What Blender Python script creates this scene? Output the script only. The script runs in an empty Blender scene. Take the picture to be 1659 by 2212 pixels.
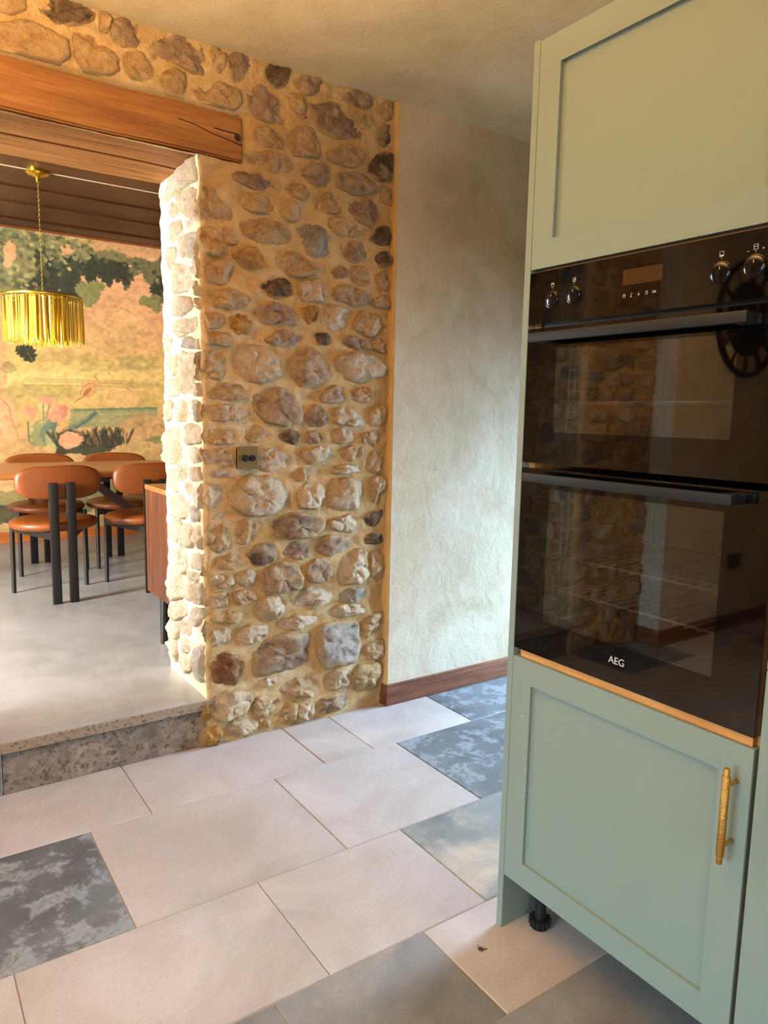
import bpy, bmesh, math, random
import numpy as np
from mathutils import Vector, Matrix, noise
from mathutils.kdtree import KDTree

scene = bpy.context.scene
COL = scene.collection
random.seed(7)
PI = math.pi

# ------------------------------------------------------------------ camera
CAM_H = 1.303
cam_d = bpy.data.cameras.new('camera')
cam_d.sensor_fit = 'HORIZONTAL'
cam_d.sensor_width = 36.0
cam_d.lens = 1572.2 / 1659 * 36.0
cam_d.clip_start = 0.02
cam = bpy.data.objects.new('camera', cam_d)
COL.objects.link(cam)
_yaw, _pit, _rol = 0.601945, 0.135064, 0.019681
_c, _s = math.cos, math.sin
_B = Matrix(((1, 0, 0), (0, 0, -1), (0, 1, 0)))
_Y = Matrix(((_c(_yaw), -_s(_yaw), 0), (_s(_yaw), _c(_yaw), 0), (0, 0, 1)))
_P = Matrix(((1, 0, 0), (0, _c(_pit), -_s(_pit)), (0, _s(_pit), _c(_pit))))
_R = Matrix(((_c(_rol), -_s(_rol), 0), (_s(_rol), _c(_rol), 0), (0, 0, 1)))
_M = _R @ _P @ _B @ _Y                      # world -> (right, down, forward)
_W = Matrix((_M[0], [-v for v in _M[1]], [-v for v in _M[2]])).transposed()
cam.matrix_world = Matrix.Translation((0, 0, CAM_H)) @ _W.to_4x4()
scene.camera = cam

# ------------------------------------------------------------------ world, lights, exposure
scene.view_settings.view_transform = 'Standard'
scene.view_settings.look = 'None'
scene.view_settings.exposure = 0.0
scene.view_settings.gamma = 1.0
scene.view_settings.use_curve_mapping = False
world = bpy.data.worlds.new('world')
scene.world = world
world.use_nodes = True
world.node_tree.nodes['Background'].inputs[0].default_value = (0.75, 0.87, 1.0, 1)
world.node_tree.nodes['Background'].inputs[1].default_value = 0.35
scene.cycles.max_bounces = 6
scene.cycles.diffuse_bounces = 4
scene.cycles.glossy_bounces = 3
scene.cycles.adaptive_threshold = 0.02
scene.cycles.transparent_max_bounces = 8
scene.cycles.sample_clamp_indirect = 6.0
scene.cycles.caustics_reflective = False
scene.cycles.caustics_refractive = False


def area(name, loc, target, sx, sy, power, color, spread=180):
    d = bpy.data.lights.new(name, 'AREA')
    d.shape = 'RECTANGLE'
    d.size, d.size_y = sx, sy
    d.energy = power
    d.color = color
    d.spread = math.radians(spread)
    o = bpy.data.objects.new(name, d)
    COL.objects.link(o)
    o.location = loc
    v = Vector(target) - Vector(loc)
    o.rotation_euler = v.to_track_quat('-Z', 'Y').to_euler()
    o.visible_camera = True
    return o


# daylight at the windows of the two rooms, then two added fill lights
area('dining_window_light', (-2.36, 3.42, 1.45), (1.0, 3.0, 1.12), 0.7, 1.6, 560, (1.0, 0.975, 0.93))
area('dining_window_light', (-2.36, 5.85, 1.65), (0.9, 2.2, 0.5), 0.9, 1.5, 130, (0.80, 0.93, 1.0))
area('passage_door_light', (4.45, 1.85, 0.85), (2.1, 2.15, -0.25), 1.1, 1.5, 165, (0.42, 0.67, 1.0), 90)
area('kitchen_window_light', (-2.9, 0.4, 1.35), (1.0, 0.9, -0.5), 1.5, 1.1, 26, (0.50, 0.80, 1.0), 64)
area('kitchen_front_fill', (-0.4, -2.4, 1.5), (0.9, 2.6, 0.9), 1.4, 1.3, 19, (0.92, 0.95, 1.0), 110)  # added fill from behind the camera to lift the stone wall
area('ceiling_bounce_fill', (-0.15, 1.25, 1.85), (-0.1, 1.27, 2.55), 0.7, 0.7, 132, (1.0, 0.65, 0.29), 150)  # added warm fill aimed up for ceiling bounce, no fitting


def bulb(name, loc, power, color, r):
    d = bpy.data.lights.new(name, 'POINT')
    d.energy = power
    d.color = color
    d.shadow_soft_size = r
    o = bpy.data.objects.new(name, d)
    COL.objects.link(o)
    o.location = loc
    return o


WARM = (1.0, 0.56, 0.20)
bulb('unseen_warm_lamp', (-1.15, 0.55, 1.95), 22, WARM, 0.12)  # unseen warm lamps added without fittings to warm the upper kitchen
bulb('unseen_warm_lamp', (-0.4, -1.3, 1.6), 5, WARM, 0.12)
bulb('dining_pendant_light', (0.872, 5.08, 1.80), 10, (1.0, 0.66, 0.3), 0.05)

# ------------------------------------------------------------------ helpers
OFF = {}          # object -> world offset of its local frame


def link(name, me, mat=None, parent=None):
    o = bpy.data.objects.new(name, me)
    COL.objects.link(o)
    if mat is not None and me is not None:
        if not me.materials:
            me.materials.append(mat)
    if parent is not None:
        o.parent = parent
    return o


def mesh_obj(name, verts, faces, mat=None, parent=None, smooth=False, kind=None):
    """verts in world space (or in the parent's frame when the parent's offset is unknown)."""
    off = OFF.get(parent.name, Vector((0, 0, 0))) if parent is not None else Vector((0, 0, 0))
    me = bpy.data.meshes.new(name)
    me.from_pydata([(v[0] - off[0], v[1] - off[1], v[2] - off[2]) for v in verts], [], faces)
    me.update()
    if smooth:
        me.polygons.foreach_set('use_smooth', [True] * len(me.polygons))
    o = link(name, me, mat, parent)
    OFF[o.name] = off
    if kind:
        o['kind'] = kind
    return o


def bm_obj(name, bm, mat=None, parent=None, smooth=False, kind=None, smooth_angle=None):
    off = OFF.get(parent.name, Vector((0, 0, 0))) if parent is not None else Vector((0, 0, 0))
    if off.length > 0:
        bmesh.ops.translate(bm, verts=bm.verts, vec=-off)
    bmesh.ops.recalc_face_normals(bm, faces=bm.faces)
    me = bpy.data.meshes.new(name)
    bm.to_mesh(me)
    bm.free()
    if smooth:
        me.polygons.foreach_set('use_smooth', [True] * len(me.polygons))
    if smooth_angle is not None:
        me.polygons.foreach_set('use_smooth', [True] * len(me.polygons))
        me.set_sharp_from_angle(angle=math.radians(smooth_angle))
    o = link(name, me, mat, parent)
    OFF[o.name] = off
    if kind:
        o['kind'] = kind
    return o


def empty(name, loc, label=None, cat=None, group=None, kind=None):
    o = bpy.data.objects.new(name, None)
    COL.objects.link(o)
    o.empty_display_size = 0.05
    o.location = loc
    OFF[o.name] = Vector(loc)
    tag(o, label, cat, group, kind)
    return o


def tag(o, label=None, cat=None, group=None, kind=None):
    if label:
        o['label'] = label
    if cat:
        o['category'] = cat
    if group:
        o['group'] = group
    if kind:
        o['kind'] = kind
    return o


def add_box(bm, x0, x1, y0, y1, z0, z1, bevel=0.0, seg=2):
    r = bmesh.ops.create_cube(bm, size=1.0)
    vs = r['verts']
    for v in vs:
        v.co = Vector(((x0 + x1) / 2 + v.co.x * (x1 - x0), (y0 + y1) / 2 + v.co.y * (y1 - y0), (z0 + z1) / 2 + v.co.z * (z1 - z0)))
    if bevel > 0:
        es = set()
        for v in vs:
            es.update(v.link_edges)
        bmesh.ops.bevel(bm, geom=list(es), offset=bevel, segments=seg, affect='EDGES', profile=0.6)
    return bm


def box(name, x0, x1, y0, y1, z0, z1, mat, parent=None, bevel=0.0, kind=None, seg=2):
    bm = bmesh.new()
    add_box(bm, x0, x1, y0, y1, z0, z1, bevel, seg)
    return bm_obj(name, bm, mat, parent, kind=kind)


def add_cyl(bm, p0, p1, r0, r1=None, n=20, caps=True):
    if r1 is None:
        r1 = r0
    p0, p1 = Vector(p0), Vector(p1)
    ax = (p1 - p0).normalized()
    q = ax.to_track_quat('Z', 'Y')
    ring0, ring1 = [], []
    for i in range(n):
        a = 2 * PI * i / n
        d = q @ Vector((math.cos(a), math.sin(a), 0))
        ring0.append(bm.verts.new(p0 + d * r0))
        ring1.append(bm.verts.new(p1 + d * r1))
    for i in range(n):
        j = (i + 1) % n
        bm.faces.new((ring0[i], ring0[j], ring1[j], ring1[i]))
    if caps:
        bm.faces.new(ring0[::-1])
        bm.faces.new(ring1)


def add_lathe(bm, c, axis, prof, n=28):
    """prof: list of (radius, distance along axis); closed at ends where radius is 0."""
    c, ax = Vector(c), Vector(axis).normalized()
    q = ax.to_track_quat('Z', 'Y')
    rings = []
    for r, h in prof:
        if r < 1e-6:
            rings.append([bm.verts.new(c + ax * h)])
        else:
            rings.append([bm.verts.new(c + ax * h + (q @ Vector((math.cos(2 * PI * i / n), math.sin(2 * PI * i / n), 0))) * r) for i in range(n)])
    for a, b in zip(rings, rings[1:]):
        if len(a) == 1 and len(b) == 1:
            continue
        for i in range(n):
            j = (i + 1) % n
            if len(a) == 1:
                bm.faces.new((a[0], b[i], b[j]))
            elif len(b) == 1:
                bm.faces.new((a[i], a[j], b[0]))
            else:
                bm.faces.new((a[i], a[j], b[j], b[i]))


def add_tube(bm, pts, r, n=8):
    pts = [Vector(p) for p in pts]
    rings = []
    for i, p in enumerate(pts):
        t = (pts[min(i + 1, len(pts) - 1)] - pts[max(i - 1, 0)]).normalized()
        q = t.to_track_quat('Z', 'Y')
        rings.append([bm.verts.new(p + (q @ Vector((math.cos(2 * PI * k / n), math.sin(2 * PI * k / n), 0))) * r) for k in range(n)])
    for a, b in zip(rings, rings[1:]):
        for k in range(n):
            j = (k + 1) % n
            bm.faces.new((a[k], a[j], b[j], b[k]))
    bm.faces.new(rings[0][::-1])
    bm.faces.new(rings[-1])


def add_bar(bm, p0, p1, w, h, up=(0, 0, 1)):
    """rectangular bar from p0 to p1, w across, h along up."""
    p0, p1 = Vector(p0), Vector(p1)
    t = (p1 - p0).normalized()
    u = Vector(up)
    s = t.cross(u).normalized()
    u = s.cross(t).normalized()
    vs = []
    for p in (p0, p1):
        for a, b in ((-1, -1), (1, -1), (1, 1), (-1, 1)):
            vs.append(bm.verts.new(p + s * (a * w / 2) + u * (b * h / 2)))
    for f in ((0, 1, 2, 3), (7, 6, 5, 4), (0, 4, 5, 1), (1, 5, 6, 2), (2, 6, 7, 3), (3, 7, 4, 0)):
        bm.faces.new([vs[i] for i in f])


def copy_tree(o, parent=None):
    c = o.copy()
    COL.objects.link(c)
    c.parent = parent
    for ch in list(o.children):
        copy_tree(ch, c)
    return c


def text_mesh(body, size, extrude=0.0004, font_scale=1.0):
    cu = bpy.data.curves.new('lettering', 'FONT')
    cu.body = body
    cu.size = size
    cu.extrude = extrude
    cu.align_x = 'CENTER'
    cu.align_y = 'CENTER'
    t = bpy.data.objects.new('lettering', cu)
    COL.objects.link(t)
    bpy.context.view_layer.update()
    dg = bpy.context.evaluated_depsgraph_get()
    me = bpy.data.meshes.new_from_object(t.evaluated_get(dg))
    bpy.data.objects.remove(t)
    bpy.data.curves.remove(cu)
    return me


# ------------------------------------------------------------------ materials
def srgb(r, g, b):
    f = lambda c: (c / 255 / 12.92) if c / 255 <= 0.04045 else ((c / 255 + 0.055) / 1.055) ** 2.4
    return (f(r), f(g), f(b), 1.0)


class NT:
    def __init__(self, name, rough=0.6, metal=0.0, spec=0.5):
        self.m = bpy.data.materials.new(name)
        self.m.use_nodes = True
        self.n = self.m.node_tree.nodes
        self.l = self.m.node_tree.links
        self.b = self.n['Principled BSDF']
        self.b.inputs['Roughness'].default_value = rough
        self.b.inputs['Metallic'].default_value = metal
        self.b.inputs['Specular IOR Level'].default_value = spec

    def node(self, t, **kw):
        nd = self.n.new(t)
        for k, v in kw.items():
            setattr(nd, k, v)
        return nd

    def coord(self, kind='Object', scale=(1, 1, 1), jitter=False):
        tc = self.node('ShaderNodeTexCoord')
        mp = self.node('ShaderNodeMapping')
        mp.inputs['Scale'].default_value = scale
        self.l.new(tc.outputs[kind], mp.inputs['Vector'])
        if jitter:
            oi = self.node('ShaderNodeObjectInfo')
            mu = self.node('ShaderNodeMath', operation='MULTIPLY')
            mu.inputs[1].default_value = 57.0
            self.l.new(oi.outputs['Random'], mu.inputs[0])
            self.l.new(mu.outputs[0], mp.inputs['Location'])
        return mp.outputs[0]

    def noise(self, vec, scale, detail=4, rough=0.6, dist=0.0):
        nd = self.node('ShaderNodeTexNoise')
        nd.inputs['Scale'].default_value = scale
        nd.inputs['Detail'].default_value = detail
        nd.inputs['Roughness'].default_value = rough
        nd.inputs['Distortion'].default_value = dist
        self.l.new(vec, nd.inputs['Vector'])
        return nd.outputs[0]

    def voro(self, vec, scale, feature='F1'):
        nd = self.node('ShaderNodeTexVoronoi', feature=feature)
        nd.inputs['Scale'].default_value = scale
        self.l.new(vec, nd.inputs['Vector'])
        return nd.outputs['Distance']

    def ramp(self, fac, stops):
        nd = self.node('ShaderNodeValToRGB')
        el = nd.color_ramp.elements
        while len(el) > 1:
            el.remove(el[-1])
        el[0].position, el[0].color = stops[0]
        for p, c in stops[1:]:
            e = el.new(p)
            e.color = c
        self.l.new(fac, nd.inputs[0])
        return nd.outputs[0]

    def mix(self, fac, a, b, mode='MIX'):
        nd = self.node('ShaderNodeMix', data_type='RGBA', blend_type=mode)
        for i, v in ((0, fac), (6, a), (7, b)):
            if isinstance(v, (int, float)):
                nd.inputs[i].default_value = v
            elif isinstance(v, tuple):
                nd.inputs[i].default_value = v
            else:
                self.l.new(v, nd.inputs[i])
        return nd.outputs[2]

    def math(self, op, a, b):
        nd = self.node('ShaderNodeMath', operation=op)
        for i, v in ((0, a), (1, b)):
            if isinstance(v, (int, float)):
                nd.inputs[i].default_value = v
            else:
                self.l.new(v, nd.inputs[i])
        return nd.outputs[0]

    def color(self, out):
        if isinstance(out, tuple):
            self.b.inputs['Base Color'].default_value = out
        else:
            self.l.new(out, self.b.inputs['Base Color'])
        return self

    def rough(self, out):
        self.l.new(out, self.b.inputs['Roughness'])

    def bump(self, h, strength=0.3, dist=0.01):
        nd = self.node('ShaderNodeBump')
        nd.inputs['Strength'].default_value = strength
        nd.inputs['Distance'].default_value = dist
        self.l.new(h, nd.inputs['Height'])
        self.l.new(nd.outputs[0], self.b.inputs['Normal'])

    def tint_random(self, col, amount=0.18):
        """per-object brightness variation"""
        oi = self.node('ShaderNodeObjectInfo')
        a = self.math('MULTIPLY', oi.outputs['Random'], amount * 2)
        v = self.math('ADD', a, 1.0 - amount)
        hsv = self.node('ShaderNodeHueSaturation')
        self.l.new(v, hsv.inputs['Value'])
        self.l.new(col, hsv.inputs['Color'])
        return hsv.outputs[0]


G = lambda v: (v, v, v, 1)


def simple(name, rgb, rough=0.5, metal=0.0, spec=0.5):
    t = NT(name, rough, metal, spec)
    t.color(srgb(*rgb))
    return t.m


def plaster(name, a, b, c, bump=0.25, sc=1.0):
    t = NT(name, 0.85, 0, 0.25)
    v = t.coord('Object')
    n1 = t.noise(v, 2.2 * sc, 6, 0.62, 0.8)
    n2 = t.noise(v, 11 * sc, 5, 0.65, 0.4)
    col = t.ramp(n1, [(0.32, srgb(*a)), (0.5, srgb(*b)), (0.68, srgb(*c))])
    col = t.mix(t.ramp(n2, [(0.45, G(0)), (0.75, G(0.45))]), col, srgb(*c))
    t.color(col)
    n3 = t.noise(v, 60 * sc, 3, 0.6)
    h = t.math('ADD', t.math('MULTIPLY', n2, 1.0), t.math('MULTIPLY', n3, 0.25))
    t.bump(h, bump, 0.02)
    return t.m


M_plaster = plaster('lime_plaster', (176, 158, 126), (190, 173, 143), (204, 190, 164))
M_ceiling = plaster('ceiling_plaster', (178, 160, 124), (190, 172, 136), (200, 184, 150), 0.22)
M_strip = plaster('ochre_pointing', (184, 144, 84), (193, 154, 94), (202, 165, 106), 0.2)


def stone_mat(name, c1, c2, c3, lime=0.35):
    t = NT(name, 0.92, 0, 0.2)
    v = t.coord('Object', jitter=True)
    n1 = t.noise(v, 13, 6, 0.7, 0.6)
    n2 = t.noise(v, 48, 6, 0.75, 0.3)
    n3 = t.noise(v, 8, 5, 0.62, 1.2)
    n4 = t.noise(v, 26, 5, 0.7, 0.5)
    col = t.ramp(n1, [(0.30, srgb(*c1)), (0.5, srgb(*c2)), (0.70, srgb(*c3))])
    col = t.mix(t.ramp(n2, [(0.36, G(0.42)), (0.50, G(0.0))]), col, srgb(*[int(k * 0.62) for k in c1]))
    col = t.mix(t.ramp(n3, [(0.50, G(0)), (0.66, G(lime))]), col, srgb(222, 194, 152))
    col = t.tint_random(col, 0.10)
    # mortar smeared over the rim of the stone
    at = t.node('ShaderNodeAttribute', attribute_name='edge')
    e = t.math('ADD', at.outputs['Fac'], t.math('MULTIPLY', t.math('SUBTRACT', n4, 0.5), 1.5))
    col = t.mix(t.ramp(e, [(0.42, G(0)), (0.70, G(0.92))]), col, srgb(*MORTAR))
    t.color(col)
    n5 = t.noise(v, 130, 4, 0.7)
    h = t.math('ADD', t.math('ADD', t.math('MULTIPLY', n1, 0.9), t.math('MULTIPLY', n2, 0.9)), t.math('MULTIPLY', n5, 0.35))
    t.bump(h, 1.0, 0.026)
    return t.m


MORTAR = (198, 163, 112)
STONE = {
    'o': stone_mat('limestone_tan', (190, 146, 96), (213, 172, 122), (228, 195, 150)),
    'w': stone_mat('limestone_pale', (208, 168, 126), (228, 196, 156), (241, 218, 186), 0.5),
    'p': stone_mat('sandstone_mauve', (144, 114, 92), (177, 144, 115), (206, 172, 138), 0.5),
    'g': stone_mat('greystone', (126, 118, 106), (172, 160, 144), (204, 190, 170), 0.4),
    'd': stone_mat('dark_rubble', (72, 56, 44), (122, 98, 76), (176, 144, 110), 0.5),
    'm': stone_mat('mottled_rubble', (106, 88, 74), (194, 156, 120), (224, 192, 154), 0.45),
    'y': stone_mat('ochre_stone', (160, 106, 42), (192, 138, 66), (212, 166, 96), 0.15),
    'k': stone_mat('rust_stone', (104, 66, 38), (154, 104, 62), (190, 154, 122), 0.3),
}
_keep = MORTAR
MORTAR = (232, 214, 182)  # lighter smear and stones: window daylight painted into the reveal colours
STONE['j'] = stone_mat('daylit_reveal_stone', (206, 178, 146), (228, 208, 182), (242, 230, 212), 0.5)
STONE['q'] = stone_mat('daylit_grey_stone', (168, 160, 150), (198, 190, 180), (226, 214, 196), 0.4)
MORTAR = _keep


def mortar_mat(name, c1, c2, c3, dark):
    t = NT(name, 0.95, 0, 0.15)
    v = t.coord('Object')
    n1 = t.noise(v, 6, 6, 0.65, 0.6)
    n2 = t.noise(v, 120, 3, 0.6)
    c = t.ramp(n1, [(0.30, srgb(*c1)), (0.5, srgb(*c2)), (0.70, srgb(*c3))])
    t.color(t.mix(t.ramp(n2, [(0.35, G(0.22)), (0.55, G(0))]), c, srgb(*dark)))
    t.bump(t.math('ADD', t.noise(v, 17, 8, 0.72), t.math('MULTIPLY', n2, 0.3)), 0.8, 0.024)
    return t.m


M_mortar = mortar_mat('lime_mortar', (182, 144, 92), MORTAR, (212, 184, 140), (150, 114, 70))
M_mortar_daylit = mortar_mat('daylit_lime_mortar', (220, 196, 156), (232, 214, 182), (240, 226, 200), (190, 160, 118))  # mortar copy lightened to paint in the daylight on the reveal


def tile_mat(name, cols, spots, rough=0.55, spotscale=5.0, dist=1.2):
    t = NT(name, rough, 0, 0.4)
    v = t.coord('Object', jitter=True)
    n1 = t.noise(v, 3.0, 5, 0.6, 0.6)
    n2 = t.noise(v, 130, 4, 0.7)
    n3 = t.noise(v, spotscale, 8, 0.72, dist)
    col = t.ramp(n1, [(0.3, srgb(*cols[0])), (0.5, srgb(*cols[1])), (0.7, srgb(*cols[2]))])
    col = t.mix(t.ramp(n3, spots[0]), col, srgb(*spots[1]))
    col = t.mix(t.ramp(n2, [(0.36, G(0.16)), (0.5, G(0))]), col, srgb(*[int(k * 0.72) for k in cols[0]]))
    col = t.tint_random(col, 0.05)
    t.color(col)
    t.rough(t.ramp(n3, [(0.3, G(rough - 0.1)), (0.7, G(rough + 0.12))]))
    t.bump(t.math('ADD', t.math('MULTIPLY', n3, 0.8), t.math('MULTIPLY', n2, 0.25)), 0.28, 0.006)
    return t.m


M_tile = tile_mat('beige_limestone_tile', ((156, 146, 138), (168, 159, 151), (180, 172, 165)), ([(0.55, G(0)), (0.8, G(0.35))], (170, 150, 126)))
M_tile_dark = tile_mat('blue_grey_slate_tile', ((76, 80, 82), (92, 97, 99), (108, 112, 112)), ([(0.49, G(0)), (0.58, G(0.55)), (0.66, G(0.25)), (0.8, G(0.6))], (156, 162, 166)), 0.45, 11.0, 0.25)
M_tile_mix = tile_mat('mottled_grey_tile', ((96, 100, 98), (128, 130, 124), (186, 170, 148)), ([(0.5, G(0)), (0.64, G(0.6))], (184, 170, 150)), 0.5, 3.0)
M_tile_cloud = tile_mat('cloudy_slate_tile', ((98, 99, 97), (116, 116, 113), (134, 132, 127)), ([(0.6, G(0)), (0.72, G(0.6))], (180, 160, 134)), 0.5, 2.2)
M_tile_slate = tile_mat('pale_slate_tile', ((96, 98, 100), (112, 114, 116), (130, 131, 130)), ([(0.6, G(0)), (0.75, G(0.4))], (160, 152, 140)), 0.5, 3.0)
M_grout = simple('grout', (146, 132, 116), 0.95)
M_grout_light = simple('pale_grout', (196, 178, 150), 0.95)

tc = NT('polished_concrete', 0.3, 0, 0.45)
_v = tc.coord('Object')
_n1 = tc.noise(_v, 1.8, 3, 0.5, 0.3)
_n2 = tc.noise(_v, 190, 3, 0.7)
_n3 = tc.noise(_v, 7, 5, 0.6, 0.6)
_cc = tc.ramp(_n1, [(0.25, srgb(128, 131, 134)), (0.5, srgb(138, 141, 144)), (0.75, srgb(148, 151, 154))])
_cc = tc.mix(tc.ramp(_n3, [(0.35, G(0)), (0.7, G(0.35))]), _cc, srgb(180, 182, 184))
_cc = tc.mix(tc.ramp(_n2, [(0.36, G(0.4)), (0.46, G(0))]), _cc, srgb(120, 112, 100))
tc.color(_cc)
M_concrete = tc.m

tr = NT('step_riser_stone', 0.75, 0, 0.3)
_v = tr.coord('Object')
_n1 = tr.noise(_v, 9, 7, 0.7, 0.6)
_n2 = tr.noise(_v, 55, 5, 0.7)
_cc = tr.ramp(_n1, [(0.3, srgb(92, 82, 70)), (0.5, srgb(124, 112, 98)), (0.72, srgb(160, 146, 130))])
tr.color(tr.mix(tr.ramp(_n2, [(0.36, G(0.8)), (0.5, G(0))]), _cc, srgb(58, 46, 38)))
tr.bump(_n2, 0.4, 0.006)
M_riser = tr.m
tn = NT('step_nosing_concrete', 0.7, 0, 0.3)
_v = tn.coord('Object')
_n2 = tn.noise(_v, 95, 4, 0.7)
tn.color(tn.mix(tn.ramp(_n2, [(0.36, G(0.85)), (0.46, G(0))]), srgb(142, 124, 102), srgb(58, 44, 34)))
M_nosing = tn.m


def wood(name, dark, mid, light, axis='X', scale=1.0, rough=0.5, stretch=14.0, ring=0.5, spec=0.4, bump=0.15):
    t = NT(name, rough, 0, spec)
    sc = {'X': (1, stretch, stretch), 'Y': (stretch, 1, stretch), 'Z': (stretch, stretch, 1)}[axis]
    v = t.coord('Object', tuple(k * scale for k in sc))
    n1 = t.noise(v, 1.4, 6, 0.6, ring)
    n2 = t.noise(v, 9, 4, 0.65, 0.2)
    f = t.math('ADD', t.math('MULTIPLY', n1, 0.7), t.math('MULTIPLY', n2, 0.3))
    t.color(t.ramp(f, [(0.36, srgb(*dark)), (0.5, srgb(*mid)), (0.62, srgb(*light))]))
    t.bump(n2, bump, 0.004)
    return t.m


M_oak = wood("oak_lintel", (120, 74, 31), (146, 95, 44), (164, 116, 62), "X", 1.0, 0.6)
M_oak_under = wood('oak_underside', (176, 126, 68), (202, 152, 92), (216, 172, 112), 'X', 1.0, 0.6)
M_boards = wood('stained_ceiling_board', (46, 21, 8), (63, 31, 13), (80, 43, 20), 'X', 0.8, 0.4)
M_boards_red = wood('stained_cornice_wood', (104, 50, 22), (128, 66, 32), (150, 84, 44), 'X', 1.0, 0.4)
M_base = wood('skirting_wood', (78, 42, 26), (112, 66, 42), (138, 90, 62), 'X', 1.0, 0.4, 18)
M_base_din = wood('dining_skirting_wood', (150, 78, 30), (172, 94, 40), (190, 112, 54), 'X', 1.0, 0.45)
M_table = wood('walnut_table', (122, 70, 32), (150, 92, 46), (172, 114, 62), 'X', 1.2, 0.32)
M_sideboard = wood('walnut_sideboard', (58, 28, 12), (84, 44, 20), (108, 62, 33), 'Z', 1.2, 0.35)
M_carcass = wood('oak_carcass', (170, 110, 52), (196, 134, 70), (212, 156, 92), 'Y', 1.0, 0.5)
M_dark_wood = simple('dark_walnut', (52, 32, 20), 0.45)


def paint_mat(name, rgb, axis='Z'):
    t = NT(name, 0.5, 0, 0.35)
    v = t.coord('Object', (22, 22, 1.3))
    n1 = t.noise(v, 2.2, 6, 0.65, 1.0)
    w = t.coord('Object')
    n2 = t.noise(w, 2.0, 3, 0.5)
    col = t.mix(t.ramp(n2, [(0.4, G(0)), (0.65, G(0.3))]), srgb(*rgb), srgb(*[int(k * 0.96) for k in rgb]))
    t.color(col)
    t.bump(n1, 0.10, 0.003)
    return t.m


M_green = paint_mat('sage_green_paint', (122, 138, 130))
M_green_in = simple('sage_green_inner', (122, 132, 108), 0.6)
M_black = simple('black_metal', (18, 17, 17), 0.38, 0, 0.5)
M_black_wood = simple('black_stained_wood', (20, 18, 17), 0.35, 0, 0.5)
M_plastic = simple('black_plastic', (20, 20, 20), 0.5)
M_ovenglass = simple('black_oven_glass', (4, 4, 4), 0.03, 0, 0.65)
M_handle_grey = simple('dark_anodised_handle', (24, 24, 24), 0.5, 0.0, 0.3)
M_symbol = simple('white_print', (196, 192, 182), 0.6)
M_display = simple('display_glass', (62, 44, 24), 0.06, 0, 0.6)
M_knob = simple('black_knob', (6, 6, 6), 0.12, 0, 0.4)
M_enamel = simple('oven_enamel', (16, 16, 17), 0.35)
M_chrome = simple('chrome_wire', (236, 232, 224), 0.4, 0.7)
M_brass = simple('brushed_brass', (206, 158, 78), 0.32, 1.0)
M_brass_knurl = None
M_brass_lamp = simple('polished_brass', (206, 178, 70), 0.28, 1.0)
M_switch_plate = simple('aged_brass_plate', (150, 120, 70), 0.4, 0.8)
M_clock = simple('dark_clock_metal', (46, 34, 26), 0.5, 0.5)
M_white_plastic = simple('brown_socket_plate', (86, 66, 50), 0.4)
M_dark = simple('shadow_gap', (14, 10, 8), 0.9)

tk = NT('knurled_brass', 0.3, 1.0)
tk.color(srgb(206, 154, 74))
_v = tk.coord('Object', (1, 1, 1))
tk.bump(tk.voro(_v, 700), 0.5, 0.0015)
M_brass_knurl = tk.m

tl = NT('tan_leather', 0.42, 0, 0.45)
_v = tl.coord('Object')
_n = tl.noise(_v, 5, 4, 0.6)
tl.color(tl.ramp(_n, [(0.35, srgb(108, 54, 16)), (0.65, srgb(124, 65, 20))]))
tl.bump(tl.voro(_v, 260), 0.06, 0.002)
M_leather = tl.m

# tinted window of an oven door: see-through grey glass with a mirror-like face
tg = bpy.data.materials.new('oven_window_glass')
tg.use_nodes = True
_nt = tg.node_tree
_nt.nodes.clear()
_o = _nt.nodes.new('ShaderNodeOutputMaterial')
_tr = _nt.nodes.new('ShaderNodeBsdfTransparent')
_tr.inputs[0].default_value = (0.50, 0.50, 0.50, 1)
_gl = _nt.nodes.new('ShaderNodeBsdfGlossy')
_gl.inputs['Roughness'].default_value = 0.02
_gl.inputs['Color'].default_value = (0.95, 0.95, 0.95, 1)
_lw = _nt.nodes.new('ShaderNodeLayerWeight')
_lw.inputs[0].default_value = 0.5
_pw = _nt.nodes.new('ShaderNodeMath')
_pw.operation = 'POWER'
_pw.inputs[1].default_value = 4.0
_fr = _nt.nodes.new('ShaderNodeMath')
_fr.operation = 'MULTIPLY_ADD'
_fr.inputs[1].default_value = 0.9
_fr.inputs[2].default_value = 0.125
_nt.links.new(_lw.outputs['Facing'], _pw.inputs[0])
_nt.links.new(_pw.outputs[0], _fr.inputs[0])
_mx = _nt.nodes.new('ShaderNodeMixShader')
_nt.links.new(_fr.outputs[0], _mx.inputs[0])
_nt.links.new(_tr.outputs[0], _mx.inputs[1])
_nt.links.new(_gl.outputs[0], _mx.inputs[2])
_nt.links.new(_mx.outputs[0], _o.inputs[0])
M_window_glass = tg

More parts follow.
